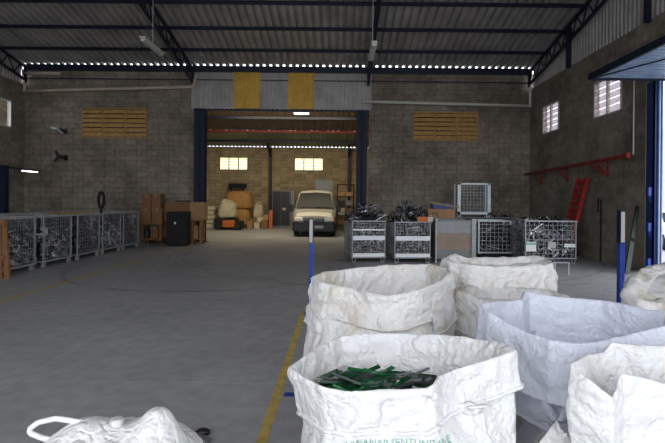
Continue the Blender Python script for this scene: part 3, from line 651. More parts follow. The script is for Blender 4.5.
# wrapped stack
t = cage('grey framed cage of layered brown cardboard behind clear film', 1.06, 1.0, 1.17, 'grey', 'galvdark', .5, rz=0, loc=(3.16, Yg + .6, 0), r=.004)
b = MB(); b.box(-.545, -.49, -.52, -.47, 0, 1.2); b.build('corner_post', M['galv'], t)
b = MB(); b.box(.44, .56, -.52, -.46, 0, 1.2); b.build('corner_post', M['galv'], t)
b = MB(); b.box(-.49, .44, -.508, -.502, .15, 1.15); b.build('film_sheet', M['film'], t)
for i, (z0, z1, mm, nm) in enumerate(((.14, .36, 'grey', 'grey boards'), (.365, .80, 'cardl', 'brown cardboard sheets'), (.805, 1.14, 'galv', 'grey sheets'))):
    b = MB(); k = int((z1 - z0) / .045)
    rnd = random.Random(40 + i)
    for j in range(k): q = rnd.uniform(-.015, .015); b.box(-.47 + q, .42 + q, -.46 + q, .45, z0 + (z1 - z0) * j / k, z0 + (z1 - z0) * (j + .88) / k)
    tag(b.build('sheet_stack', M[mm], loc=(3.16, Yg + .6, 0)), '%s stacked inside the film fronted cage, %s layer' % (nm, ('bottom', 'middle', 'top')[i]), 'stack of sheets', kind='stuff')
# blue crate on brown box behind
Yb = 14.6
p = at(444, 219, Yb); 
carton(at(428, 210, Yb).x, at(455, 210, Yb).x, Yb, Yb + .7, 0, at(444, 209, Yb).z, 'tall brown carton standing behind the banded cages', 'cardl')
t = thing('blue_crate', 'blue crate on top of the tall brown carton behind the cages', 'crate', (at(444, 210, Yb).x, Yb + .3, at(444, 209, Yb).z + .002))
b = MB(); b.box(-.32, .32, -.24, .24, 0, .17); b.build('crate_body', M['bluebox'], t, bevel=.01); b = MB(); b.bar((-.45, -.26, .2), (.45, -.26, .05), .05, .06); b.build('brown_rim', M['woodg'], t)
# framed mesh cage
Y4 = 14.3
x0, x1 = at(478.5, 230, Y4).x, at(515.5, 230, Y4).x; zt = at(497, 220.5, Y4).z; zb = at(497, 254, Y4).z
b = MB()
for k in range(3): b.box(x0, x1, Y4 + .05 + k * .4, Y4 + .17 + k * .4, 0, zb - .025)
b.box(x0, x1, Y4, Y4 + 1.0, zb - .022, zb - .002); tag(b.build('pallet', M['blackm']), 'dark pallet under the white framed mesh cage', 'pallet')
t = cage('white framed square mesh cage standing at the right of the film fronted one', x1 - x0, .95, zt - zb, 'galvlight', 'galvdark', .12, rz=0, loc=((x0 + x1) / 2, Y4 + .5, zb), foot=.02, r=.008)
b = MB(); b.box((x1 - x0) / 2 - .18, (x1 - x0) / 2 - .04, -.50, -.49, zt - zb - .12, zt - zb - .03); b.build('label_plate', M['white'], t)
put_scrap(scrap(33, x1 - x0 - .1, .85, .05, .8, .12, 160, m='scrapd'), ((x0 + x1) / 2, Y4 + .5, zb), 'dark scrap inside the white framed mesh cage', 0, 'scrapd')
# hidden support cages behind, with dark scrap seen over the top
for i, x in enumerate((4.1, 5.35)):
    lb = 'carrying the empty cage' if i == 0 else 'right of the one carrying the empty cage'
    if i == 0: sup = cage('dark second row cage, ' + lb, 1.2, 1.0, 1.16, 'galvdark', 'galvdark', .1, loc=(x, 16.4, 0)); so = put_scrap(scrap(35, 1.14, .94, .15, 1.0, .14, 260), (x, 16.4, 0), 'dark scrap in the second row cage ' + lb, 0, 'scrapd')
    else: dup(sup, (x, 16.4, 0), 0, 'dark second row cage, ' + lb); put_scrap(so, (x, 16.4, .12), 'dark scrap heaped in the second row cage ' + lb)
# the empty cage on top
Y5 = 16.0; x0, x1 = at(457.5, 200, Y5).x, at(490.5, 200, Y5).x; zt = at(473, 183, Y5).z; zb = 1.165
t = cage('empty pale framed mesh cage perched on top of the second row', x1 - x0, .5, zt - zb, 'galvlight', 'galvdark', .1, loc=((x0 + x1) / 2, Y5 + .25, zb), foot=.08, r=.006)
b = MB(); w_ = (x1 - x0) / 2
for s in (-1, 1): b.box(s * w_ - (.10 if s > 0 else .0), s * w_ + (.0 if s > 0 else .10), -.27, -.24, .08, zt - zb)
b.box(-w_, w_, -.27, -.24, .08, .16); b.box(-w_, w_, -.27, -.24, zt - zb - .06, zt - zb); b.build('front_frame', M['galvlight'], t)
# big scrap cage at the right wall
Y6 = 13.15; x0, x1 = at(525, 240, Y6).x, at(576.5, 240, Y6).x
t = cage('wide wire cage of tangled scrap below the red ladder', x1 - x0, 1.0, 1.17, 'galv', 'galv', .12, P=.03, loc=((x0 + x1) / 2, Y6 + .5, 0), r=.010)
w_ = (x1 - x0) / 2
b = MB(); b.box(-w_ + .02, -w_ + .30, -.525, -.515, .32, .58); b.build('paper_notice', M['filmw'], t); b = MB(); b.box(-w_ + .02, -w_ + .30, -.529, -.5255, .50, .56); b.build('green_stripe', M['ink'], t)
b = MB(); b.box(-w_ + .62, -w_ + .84, -.525, -.515, .42, .58); b.build('grey_plate', M['whited'], t)
b = MB(); b.box(w_ - .34, w_ - .04, -.525, -.515, .44, .54); b.build('name_plate', M['filmw'], t)
put_scrap(scrap(41, x1 - x0 - .04, .94, .15, 1.02, .2, 560, lmin=.12, lmax=.42, thick=.06), ((x0 + x1) / 2, Y6 + .5, 0), 'tangled silvery scrap filling the wide cage below the ladder')
# low rack
t = thing('low_steel_rack', 'low grey steel rack on the floor in front of the wide scrap cage', 'rack', (5.0, 11.4, 0))
x0, x1 = at(500, 262, 11.3).x - 5.0, at(565.5, 262, 11.3).x - 5.0
b = MB()
for i in range(9): x = x0 + (x1 - x0) * i / 8; b.box(x - .012, x + .012, -.3, .4, .27, .285)
b.box(x0, x1, -.32, -.29, .26, .29); b.box(x0, x1, .38, .41, .26, .29); b.box(x1 - .03, x1, -.3, .4, .25, .29); b.build('rack_top', M['galv'], t)
for x in (x0 + .05, x1 - .03):
    for yy in (-.3, .38):
        b = MB(); b.box(x - .02, x + .02, yy - .02, yy + .02, 0, .26); b.build('leg', M['galv'], t)
# ladder
t = thing('red_ladder', 'red ladder leaning against the right wall behind the scrap cage', 'ladder', (7.05, 14.6, 0))
b0, t0 = Vector((-.22, 0, 0)), Vector((.36, 0, 2.42)); dd = (t0 - b0)
for yy in (-.28, .28):
    b = MB(); b.bar(b0 + Vector((0, yy, 0)), t0 + Vector((0, yy, 0)), .04, .10, (1, 0, 0)); b.build('rail', M['red'], t)
for i in range(11):
    q = b0 + dd * (i + .6) / 11.2; b = MB(); b.bar(q + Vector((0, -.27, 0)), q + Vector((0, .27, 0)), .10, .13); b.build('rung', M['red'], t)
b = MB(); b.bar((-.05, 0, 1.4), (.3, 0, 2.49), .02, .5, (1, 0, 0)); 
# bar rack on right wall
pa, pb = Vector((7.18, 18.5, 2.74)), Vector((7.22, 11.95, 2.86))
t = thing('wall_rail', 'long red steel rail on brackets across the right wall', 'rail', (7.18, 15.4, 2.83)); o_ = Vector((7.18, 15.4, 2.83))
b = MB(); b.bar(pa - o_, pb - o_, .07, .09); b.bar(pb - o_ + Vector((-.02, .0, 0)), pb - o_ + Vector((-.02, .25, -.01)), .09, .13); b.build('beam', M['redd'], t)
for f_ in (.12, .42, .78):
    q = pa.lerp(pb, f_) - o_; b = MB(); b.bar(q, q + Vector((.32, 0, 0)), .06, .06); b.bar(q + Vector((0, 0, -.04)), q + Vector((.29, 0, -.42)), .05, .05); b.bar(q + Vector((.29, 0, 0)), q + Vector((.29, 0, -.45)), .05, .05)
    if f_ > .7: b.bar(q + Vector((0, .45, -.04)), q + Vector((.29, -.0, -.42)), .05, .05)
    b.build('bracket', M['redd'], t)
# green leaning bars
for (a0, a1, lb) in (((637.3, 206), (632.5, 240), 'upper'), ((632.3, 243), (627, 273), 'lower')):
    pass
b = MB(); p0 = at(637.3, 206, 11.9); p1 = at(627, 272, 11.3); p1.z = .0; b.bar(p0, p0.lerp(p1, .49), .09, .04, (0, 1, 0)); b.bar(p0.lerp(p1, .54), p1, .11, .04, (0, 1, 0)); b.bar(p0, p1, .03, .03)
tag(b.build('green_bar', M['green']), 'dark green metal bar leaning by the right wall beside the blue door column', 'bar')
b = MB(); b.tube([(7.42, 13.6, 0), (7.42, 13.6, 1.75), (7.42, 13.75, 1.8), (7.42, 13.75, 1.4)], .02, 6); tag(b.build('wall_hook', M['blackm']), 'black rod standing against the wall beside the red ladder', 'rod')
# blue guard posts with pale upper face
def guard(p, z, zs, label, lean=0):
    t = thing('guard_post', label, 'post', (p.x, p.y, 0), .1)
    b = MB(); b.box(-.030, .030, -.030, .030, 0, zs); b.box(-.09, .09, -.09, .09, 0, .012); b.build('post', M['bluebright'], t, bevel=.004)
    b = MB(); b.box(-.034, .034, -.034, .034, zs, z); b.build('upper_sleeve', M['blue'], t, bevel=.004); b = MB(); b.box(-.026, .02, -.038, -.0345, zs + .01, z - .02); b.build('pale_face', M['whited'], t)
guard(Vector((at(310.5, 300, 7.0).x, 7.0, 0)), at(309.5, 218, 7.0).z, at(309.5, 243, 7.0).z, 'bright blue guard post behind the middle left sack with the van behind')
guard(Vector((at(620.5, 290, 5.6).x, 5.6, 0)), at(620, 210, 5.6).z, at(620, 243, 5.6).z, 'bright blue guard post standing at right beyond the bluish sack')
# fluorescent fittings
def fitting(x, ya, yb, z, label, lit=False, alongx=False, wire=2.0):
    t = thing('strip_light', label, 'lamp', (x, (ya + yb) / 2, z)); h_ = (yb - ya) / 2
    b = MB(); b.box(-.065, .065, -h_, h_, -.0, .05) if not alongx else b.box(-h_, h_, -.1, .1, 0, .05); b.build('housing', M['whited'], t)
    b = MB(); b.box(-.055, .055, -h_ + .02, h_ - .02, -.05, 0) if not alongx else b.box(-h_ + .02, h_ - .02, -.08, .08, -.05, 0); b.build('lamp_cover', M['tube' if lit else 'tubeoff'], t, bevel=.01)
    b = MB(); b.tube([(0, 0, .05), (0, 0, wire)], .008, 5); b.build('hanging_wire', M['whited'], t)
fitting(-4.5, 10.9, 12.1, 5.3, 'unlit white strip light hanging at upper left', wire=rz(11.5) - 5.35)
fitting(.73, 10.3, 11.5, 5.05, 'unlit white strip light hanging beside the middle truss', wire=rz(10.9) - 5.1)
p = at(301.5, 113, 20.0); fitting(p.x, 19.68, 20.32, p.z, 'lit strip light glowing just beyond the wide opening', True, True, rz2(20) - p.z - .02)

# ------------------------------------------------------------------ far hall: van and goods
def van():
    t = thing('van', 'cream delivery van facing the camera in the far hall', 'van', (at(313.8, 230, 21.9).x, 21.9, 0))
    # stations along y: (y, top height, belt height, half width belt, half width top, bottom)
    st = [(.0, .78, .74, .80, .72, .42), (.06, .93, .80, .90, .80, .30), (.25, 1.10, .92, .96, .82, .28), (.62, 1.24, 1.10, .985, .84, .28), (.70, 1.30, 1.16, .99, .83, .28), (1.28, 1.98, 1.26, .99, .74, .28), (1.5, 2.09, 1.26, .99, .76, .28), (2.2, 2.14, 1.26, .99, .78, .28), (4.4, 2.14, 1.26, .99, .78, .28), (4.75, 2.06, 1.24, .97, .76, .30), (4.82, 1.9, 1.2, .95, .74, .36)]
    G = []
    for (y_, hT, hB, wB, wT, z0) in st:
        c = 1.0 if hT > 1.5 else .0
        half = [(wB * .96, z0), (wB, z0 + .2), (wB, (z0 + .2 + hB) / 2), (wB, hB), (wB * .97 if c else (wB + wT) / 2, hB + (hT - hB) * (.35 if c else .5)), (wT + .05 if c else wT, hB + (hT - hB) * .88), (wT * .9, hT - .01), (wT * .5, hT + .02), (0, hT + .03)]
        G.append([(x, y_, z) for x, z in half] + [(-x, y_, z) for x, z in half[-2::-1]])
    b = MB(); b.grid(G); n = len(G[0]); b.f.append(tuple(range(n))); b.m.append(0); k = (len(G) - 1) * n; b.f.append(tuple(k + i for i in range(n))); b.m.append(0)
    o = b.build('body', M['van'], t, bevel=.02)
    for f in o.data.polygons: f.use_smooth = False
    b = MB(); b.add([(-.88, .64, 1.33), (0, .60, 1.37), (.88, .64, 1.33), (.72, 1.20, 2.00), (0, 1.18, 2.045), (-.72, 1.20, 2.00)], [(0, 1, 4, 5), (1, 2, 3, 4)]); b.build('windscreen', M['glassd'], t, solid=.02)
    for s in (-1, 1):
        b = MB(); b.add([(s * 1.0, .95, 1.30), (s * 1.0, 1.95, 1.30), (s * .86, 1.95, 1.86), (s * .87, 1.32, 1.84)], [(0, 1, 2, 3)]); b.build('side_window', M['glassd'], t, solid=.02)
        b = MB(); b.obox(Matrix.Translation((s * .70, -.015, .80)) @ Matrix.Rotation(s * .25, 4, 'Z') @ Matrix.Rotation(-.35, 4, 'X'), .21, .05, .10); b.build('headlight', M['lampg'], t, bevel=.03)
        b = MB(); b.obox(Matrix.Translation((s * .93, .03, .80)) @ Matrix.Rotation(s * .8, 4, 'Z'), .05, .04, .09); b.build('indicator', M['orangep'], t, bevel=.01)
        b = MB(); b.box(s * 1.04 - .04, s * 1.04 + .04, .78, .86, 1.18, 1.22); b.obox(Matrix.Translation((s * 1.12, .8, 1.30)), .10, .06, .17); b.build('wing_mirror', M['black'], t, bevel=.03)
        for y_, nm in ((.85, 'front'), (4.0, 'rear')):
            b = MB(); b.lathe([(.12, -.12), (.30, -.12), (.345, -.08), (.345, .08), (.30, .12), (.12, .12)], c=(s * .86, y_, .345), axis='x', n=22); w_ = b.build('wheel', M['rubber'], t, smooth=False)
            b = MB(); b.lathe([(0, 0), (.2, 0), (.21, .01), (.0, .02)], c=(s * .86 + s * .12, y_, .345), axis='x', n=16); b.build('hubcap', M['grey'], w_)
    b = MB(); b.box(-.95, .95, -.14, .12, .24, .68); b.box(-.985, -.80, -.02, .5, .24, .68); b.box(.80, .985, -.02, .5, .24, .68); b.build('bumper', M['black'], t, bevel=.05)
    b = MB(); b.box(-.47, .47, -.03, .05, .66, .84); b.build('grille', M['blackm'], t, bevel=.02)
    b = MB()
    for z in (.72, .78): b.box(-.44, .44, -.045, -.03, z, z + .02)
    b.lathe([(0, -.02), (.055, -.02), (.055, 0), (0, 0)], c=(0, -.035, .80), axis='y', n=14); b.build('grille_trim', M['galv'], t)
    b = MB(); b.box(.04, .44, -.155, -.142, .40, .52); pl = b.build('number_plate', M['whited'], t)
    for s in (-1, 1): b = MB(); b.bar((s * .05 + .25, .60, 1.31), (s * .05 - .35, .84, 1.58), .02, .015); b.build('wiper', M['black'], t)
    b = MB(); b.box(-.30, -.05, .69, .71, 1.34, 1.42); b.build('windscreen_paper', M['whited'], t)
    return t
van()
Yf = 29.0
def ax2(px, Y): return at(px, 210, Y).x
def az2(py, Y, px=250): return at(px, py, Y).z
# orange big sack: bulging octagonal
def soft(name, x0, x1, y0, y1, z0, z1, m, label, cat, seed=1, amp=.06, top=.85, group=None):
    cx, cy = (x0 + x1) / 2, (y0 + y1) / 2; w_, d_ = (x1 - x0) / 2, (y1 - y0) / 2; h_ = z1 - z0; G = []
    prof = [(.0, 0), (.85, 0), (.97, .06), (1.0, .25), (1.0, .5), (.98, .75), (.93, .9), (top, 1.0), (.4, 1.03), (0, 1.02)]
    for r_, zz in prof:
        row = []
        for k in range(28):
            a = 2 * math.pi * k / 28; ca, sa = math.cos(a), math.sin(a); q = (abs(ca) ** 4 + abs(sa) ** 4) ** -.25
            v = noise.noise(Vector((ca * 2 + seed * 7, sa * 2, zz * 3))) * amp
            row.append((cx + ca * q * w_ * r_ * (1 + v), cy + sa * q * d_ * r_ * (1 + v), z0 + max(0, zz * h_ + (noise.noise(Vector((ca * 2, sa * 2 + seed, 5))) * amp * 1.4 * h_ if zz > .9 else 0))))
        G.append(row)
    b = MB(); b.grid(G, closed=True); o = b.build(name, M[m], smooth=True, subsurf=1); return tag(o, label, cat, group)
pz = 1.05
b = MB(); 
for xx in (226.5, 238, 249.5): b.box(ax2(xx, Yf) - .06, ax2(xx, Yf) + .06, Yf - .4, Yf + 1.1, 0, .1)
b.box(ax2(226, Yf), ax2(250.5, Yf), Yf - .4, Yf + 1.1, .1, .13); tag(b.build('pallet', M['woodg']), 'wooden pallet under the orange sacks in the far hall', 'pallet')
soft('orange_sack', ax2(228, Yf), ax2(250, Yf), Yf - .3, Yf + 1.0, .13, 1.12, 'orange', 'lower orange brown bulk sack in the far hall, partly hidden', 'sack', 3, .05)
soft('orange_sack', ax2(225.5, Yf), ax2(252, Yf), Yf - .35, Yf + 1.05, 1.10, az2(192, Yf), 'orange', 'upper orange brown bulk sack stacked on the lower one in the far hall', 'sack', 5, .09)
b = MB(); b.box(ax2(228, Yf + 1.2), ax2(246, Yf + 1.2), Yf + 1.25, Yf + 1.45, az2(188, Yf + 1.2), az2(183.5, Yf + 1.2)); b.box(ax2(230, Yf + 1.2), ax2(231.5, Yf + 1.2), Yf + 1.28, Yf + 1.4, 0, az2(188, Yf + 1.2)); b.box(ax2(242, Yf + 1.2), ax2(243.5, Yf + 1.2), Yf + 1.28, Yf + 1.4, 0, az2(188, Yf + 1.2))
tag(b.build('dark_rack', M['blackm']), 'dark rack top showing above the orange sacks', 'rack')
Yw = 27.4
b = MB(); b.box(ax2(216, Yw), ax2(236, Yw), Yw, Yw + .9, 0, .62); tag(b.build('low_crate', M['black']), 'dark low crate under the cream sack in the far hall', 'crate')
soft('cream_sack', ax2(217.5, Yw), ax2(234.5, Yw), Yw + .05, Yw + .85, .62, az2(201.5, Yw), 'sack', 'cream sack in front of the orange sacks in the far hall', 'sack', 8, .22, .55)
soft('cream_sack', ax2(253, 29.5), ax2(263.5, 29.5), 29.2, 30.1, .55, az2(203.5, 29.5), 'sack', 'slumped cream sack to the right of the orange sacks', 'sack', 12, .3, .35)
b = MB(); b.box(ax2(250, 29.5), ax2(264, 29.5), 29.15, 30.15, 0, .55); tag(b.build('low_crate', M['woodg']), 'low wooden crate under the slumped cream sack', 'crate')
rnd = random.Random(5)
for i in range(5):
    x = ax2(204, 28.2); z = i * .26
    b = MB(); b.box(x - .2 + rnd.uniform(-.1, .1), ax2(216 - (i % 2) * 1.5, 28.2), 28.0, 29.0, z, z + .23); tag(b.build('white_bundle', M['sack'], bevel=.04), 'white bundle stacked beyond the left blue column, %s from the floor' % ('first', 'second', 'third', 'fourth', 'topmost')[i], 'bundle', 'white bundles in the far hall')
for i, (pa_, pb_, h0, h1, m_) in enumerate(((247, 253, 0, .42, 'cardl'), (254, 260, 0, .35, 'sack'), (261, 268, 0, .5, 'card'), (257, 264, .36, .66, 'sack'), (262.5, 268.5, .505, .80, 'cardl'))):
    Yq = 27.9; b = MB(); b.box(ax2(pa_, Yq), ax2(pb_, Yq) - .02, Yq + (.05 if h0 else 0), Yq + .5, h0 + (.02 if i == 3 else 0), h1); tag(b.build('small_carton', M[m_], bevel=.02), 'small %s carton left of the central far post, %s' % ('pale' if m_ != 'card' else 'brown', ('leftmost', 'middle on the floor', 'nearest the post', 'upper middle', 'topmost')[i]), 'box')
b = MB(); b.box(ax2(269, 28), ax2(272.5, 28), 28, 28.12, 0, az2(210, 28)); tag(b.build('orange_plank', M['orangep']), 'orange plank standing upright by the central far post', 'plank')
# orange and black floor machine
t = thing('floor_machine', 'low black and orange sweeping machine parked in the far hall', 'machine', (ax2(227.5, 26.3), 26.6, 0))
b = MB(); b.box(-.75, -.25, -.35, .35, .12, .66); b.build('engine_hood', M['black'], t, bevel=.06); b = MB(); b.box(-.27, .40, -.37, .37, .14, .52); b.build('orange_cover', M['orangep'], t, bevel=.05)
b = MB(); b.box(.30, .80, -.3, .3, .10, .50); b.bar((.55, 0, .48), (.2, 0, .68), .08); b.bar((.2, -.25, .68), (.2, .25, .68), .05); b.build('drive_unit', M['blackm'], t, bevel=.03)
for x in (-.5, .55):
    for s in (-1, 1): b = MB(); b.lathe([(0, -.06), (.16, -.06), (.17, 0), (.16, .06), (0, .06)], c=(x, s * .36, .17), axis='y', n=16); b.build('wheel', M['rubber'], t)
# cabinets and racks
t = thing('metal_cabinet', 'tall dark metal cabinet between the central post and the van', 'cabinet', (ax2(281, 29.6), 29.9, 0)); hz = az2(190, 29.6)
b = MB(); b.box(-.56, .56, -.3, .3, 0, hz); b.build('body', M['grey'], t, bevel=.01)
for s in (-1, 1): b = MB(); b.box(min(s * .01, s * .52), max(s * .01, s * .52), -.325, -.302, .1, hz - .06); b.build('door', M['black'], t)
b = MB(); b.box(.10, .30, -.34, -.327, 1.05, 1.2); b.build('paper', M['whited'], t)
b = MB(); b.box(ax2(290.5, 29.5), ax2(294.5, 29.5), 29.5, 29.8, 0, az2(190, 29.5)); tag(b.build('pale_locker', M['grey'], bevel=.01), 'narrow grey locker left of the van', 'locker')
t = thing('tall_rack', 'tall grey mesh rack rising behind the van roof', 'rack', (ax2(323.5, 28), 28.4, 0)); hz = az2(178, 28)
b = MB()
for x in (-.52, .48): b.box(x, x + .05, -.3, -.25, 0, hz); b.box(x, x + .05, .25, .3, 0, hz)
for z in (hz - .05, hz - .9, 1.2, .3): b.box(-.52, .53, -.3, .3, z, z + .04)
b.build('frame', M['grey'], t); b = MB(); b.box(-.47, .48, -.2, -.18, .4, hz - .1); b.build('back_panel', M['galvdark'], t)
t = thing('storage_rack', 'dark storage rack with loaded shelves right of the van', 'rack', (ax2(345.5, 27.4), 27.8, 0)); hz = az2(183, 27.4)
b = MB()
for x in (-.5, .45): b.box(x, x + .05, -.4, -.35, 0, hz); b.box(x, x + .05, .35, .4, 0, hz)
b.build('uprights', M['blackm'], t)
shz = [.25, .8, 1.35, 1.9, hz - .05]
for z in shz: b = MB(); b.box(-.5, .5, -.4, .4, z, z + .03); b.build('shelf', M['blackm'], t)
cx_ = t.location.x
for i, z in enumerate(shz[:4]):
    for k in range(2):
        m_ = ('cardl', 'grey', 'whited', 'card', 'black', 'grey', 'cardl', 'cardl')[i * 2 + k]
        b = MB(); b.box(cx_ - .42 + k * .44, cx_ - .04 + k * .44, 27.45, 28.05, z + .032, z + .032 + (.28, .4, .3, .22)[i]); tag(b.build('stored_box', M[m_], bevel=.015), '%s box on the storage rack right of the van, %s shelf, %s side' % ({'cardl': 'pale', 'grey': 'grey', 'whited': 'whitish', 'card': 'brown', 'black': 'black'}[m_], ('lowest', 'second', 'third', 'upper')[i], ('left', 'right')[k]), 'box')
# outside: two cars seen past the door column, pale building
def car(loc, rz_, label, m, Lc=4.2):
    t = thing('car', label, 'car', loc, rz_)
    st = [(-2.1, .62, .35, .72), (-2.0, .78, .25, .80), (-1.2, .95, .22, .84), (-.75, 1.02, .22, .85), (-.1, 1.42, .22, .85), (.9, 1.47, .22, .85), (1.6, 1.35, .22, .84), (2.0, .98, .25, .82), (2.1, .75, .35, .76)]
    G = []
    for x, zt_, z0, wd in st:
        belt = min(zt_, .92); tw = wd - max(0, zt_ - .92) * .35
        half = [(wd * .95, z0), (wd, z0 + .25), (wd, belt - .05), ((wd + tw) / 2, (belt + zt_) / 2), (tw * .95, zt_ - .02), (0, zt_ + .02)]
        G.append([(x, y_, z) for y_, z in half] + [(x, -y_, z) for y_, z in half[-2::-1]])
    b = MB(); b.grid(G); n = len(G[0]); b.f.append(tuple(range(n))); b.m.append(0); k = (len(G) - 1) * n; b.f.append(tuple(k + i for i in range(n))); b.m.append(0)
    b.build('body', M[m], t, bevel=.03)
    for s in (-1, 1):
        b = MB(); b.add([(-.55, s * .82, .98), (1.5, s * .82, .98), (1.35, s * .72, 1.30), (-.05, s * .70, 1.37)], [(0, 1, 2, 3)]); b.build('side_window', M['glassd'], t, solid=.04)
        for x in (-1.3, 1.35):
            b = MB(); b.lathe([(.1, -.1), (.27, -.1), (.31, -.06), (.31, .06), (.27, .1), (.1, .1)], c=(x, s * .76, .31), axis='y', n=18); w_ = b.build('wheel', M['rubber'], t)
            b = MB(); b.lathe([(0, 0), (.19, 0), (.19, .02), (0, .03)], c=(x, s * .86, .31), axis='y', n=12); b.build('hubcap', M['galv'], w_)
    b = MB(); b.add([(-.72, -.68, 1.03), (-.72, .68, 1.03), (-.14, .62, 1.40), (-.14, -.62, 1.40)], [(0, 1, 2, 3)]); b.build('windscreen', M['glassd'], t, solid=.05)
    b = MB(); b.box(-2.14, -1.98, -.72, .72, .3, .5); b.build('bumper', M['black'], t, bevel=.03)
car((12.4, 14.6, -.1), 1.1, 'silver car parked outside the wide side door, nearer one', 'car')
car((13.6, 19.2, -.1), 1.2, 'white car parked outside beyond the silver one', 'white')
b = MB(); b.box(15, 28, 27, 33, -.1, 6)
for i in range(24): b.box(15, 28, 26.96, 27, i * .25, i * .25 + .12)
tag(b.build('outside_building', M['whited']), 'pale ribbed building outside beyond the cars', 'building')
# ------------------------------------------------------------------ bulk sacks (crumpled by a small cloth relaxation)
def crumple(T, closed=True, fold=.013, *, it=160, scale=1.05, seed=1, amp=.010, anchor=.012, pin=None, bend=.5, freq=7.0, grav=0.0, stretch_var=.05):
    """T: target grid (R,C,3). Longer rest lengths than the target give it folds that buckle like cloth."""
    rng = np.random.RandomState(seed); R, Cn, _ = T.shape; T = T.copy()
    du = np.roll(T, -1, 1) - np.roll(T, 1, 1); dv = np.gradient(T, axis=0); n = np.cross(du, dv); n /= (np.linalg.norm(n, axis=2, keepdims=True) + 1e-9)
    rest = T.copy(); hgt = np.zeros((R, Cn)); dirs = []
    rr = random.Random(seed * 7 + 1)
    for k in range(7): dirs.append((Vector((rr.gauss(0, 1), rr.gauss(0, 1), rr.gauss(0, .8))).normalized(), (3, 5, 7, 10, 14, 18, 22)[k] * rr.uniform(.8, 1.2), rr.uniform(0, 9)))
    for i in range(R):
        for j in range(Cn):
            q = Vector(T[i, j]); so = Vector((seed * 5.3, seed * 1.7, 0))
            wv = noise.noise_vector(q * 3.1 + so) * .10 + noise.noise_vector(q * 8 + so) * .03; p = q + wv; h = 0
            rid = lambda v: 1 - 2.2 * abs(v)
            h += .6 * rid(noise.noise(Vector((p.x * 4, p.y * 4, p.z * 2.0)) + so))          # long upright folds
            h += .40 * rid(noise.noise(Vector((p.x * 6, p.y * 6, p.z * 15)) + so * 2))      # sagging cross folds
            pw = q + wv * .6 + noise.noise_vector(q * 14 + so) * .010
            v1, _ = noise.voronoi(pw * 10 + so); v2, _ = noise.voronoi(pw * 22 + so)
            v0, _ = noise.voronoi(pw * 5.5 + so); h += .95 * (v0[0] - .45) + .30 * (v1[0] - .45) + .07 * (v2[0] - .45) + .05 * rid(noise.noise(p * 30 + so))  # crushed facets
            for (d, fq, ph) in dirs:                                                         # straight pressed creases
                t = (p.dot(d) * fq + ph) % 1.0; g = max(0.0, noise.noise(q * 2.7 + Vector((ph, fq, 0))) + .12)
                h += 1.9 * g * (min(t, 1 - t) * 2 - .5) * (6 / (fq + 3)) ** .5
            hgt[i, j] = h
    fade = np.ones((R, 1))
    if pin is not None: fade = np.clip(1 - pin[:, :1] * 6, .35, 1)
    T += n * (hgt * fade * fold)[..., None]; P = T.copy()
    nz = np.zeros((R, Cn)); sc = np.zeros((R, Cn))
    for i in range(R):
        for j in range(Cn):
            q = Vector(T[i, j]) * freq + Vector((seed * 13.7, seed * 3.1, 0))
            nz[i, j] = noise.noise(Vector((q.x, q.y, q.z * .55))) + .5 * noise.noise(q * 2.3) + .35 * noise.noise(Vector((q.x * 3, q.y * 3, q.z)))
            sc[i, j] = noise.noise(q * .35 + Vector((50, 0, 0)))
    P += n * (nz * amp)[..., None]
    A = np.full((R, Cn, 1), anchor)
    if pin is not None: A = np.maximum(A, pin[..., None])
    off = [(0, 1, 1.0), (1, 0, 1.0), (1, 1, .5), (1, -1, .5), (0, 2, bend), (2, 0, bend), (0, 4, bend * .6), (4, 0, bend * .6)]
    cons = []
    base = rng.rand(R, Cn)
    for (a, b_, wt) in off:
        if a >= R: continue
        A0 = T[:R - a]; B0 = np.roll(T, -b_, 1)[a:]
        L0 = np.linalg.norm(B0 - A0, axis=2, keepdims=True)
        s = scale + stretch_var * sc[:R - a][..., None]
        if max(a, abs(b_)) >= 2: s = 1 + (s - 1) * .35
        mask = np.ones((R - a, Cn, 1))
        if not closed:
            if b_ > 0: mask[:, Cn - b_:] = 0
            if b_ < 0: mask[:, :-b_] = 0
        cons.append((a, b_, wt, L0 * s, mask))
    for k in range(it):
        D = np.zeros_like(P); Wt = np.zeros((R, Cn, 1)) + 1e-6
        for (a, b_, wt, L0, mask) in cons:
            p = P[:R - a]; q = np.roll(P, -b_, 1)[a:]
            d = q - p; l = np.linalg.norm(d, axis=2, keepdims=True) + 1e-9
            e = (l - L0) / l
            if max(a, abs(b_)) >= 2: e = np.minimum(e, 0)          # bending: only resists folding shut
            c = d * e * .5 * wt * mask
            D[:R - a] += c; Wt[:R - a] += wt * mask
            D[a:] -= np.roll(c, b_, 1); Wt[a:] += wt * np.roll(mask, b_, 1)
        P += D / Wt * 1.6
        P[..., 2] -= grav
        P += A * (T - P)
    return P
def catmull(pts, n, closed=True, tens=.5):
    pts = [np.array(p, float) for p in pts]; K = len(pts); out = []; segs = K if closed else K - 1
    for i in range(segs):
        p0, p1, p2, p3 = (pts[(i - 1) % K] if closed else pts[max(i - 1, 0)]), pts[i], pts[(i + 1) % K], (pts[(i + 2) % K] if closed else pts[min(i + 2, K - 1)])
        for k in range(24):
            t = k / 24; m1 = (p2 - p0) * tens * .12; m2 = (p3 - p1) * tens * .12
            out.append((2 * t**3 - 3 * t**2 + 1) * p1 + (t**3 - 2 * t**2 + t) * m1 + (-2 * t**3 + 3 * t**2) * p2 + (t**3 - t**2) * m2)
    if not closed: out.append(pts[-1])
    a = np.array(out); b = np.vstack([a, a[:1]]) if closed else a
    s = np.concatenate([[0], np.cumsum(np.linalg.norm(np.diff(b, axis=0), axis=1))]); u = np.linspace(0, s[-1], n, endpoint=not closed)
    return np.stack([np.interp(u, s, b[:, k]) for k in range(3)], 1)
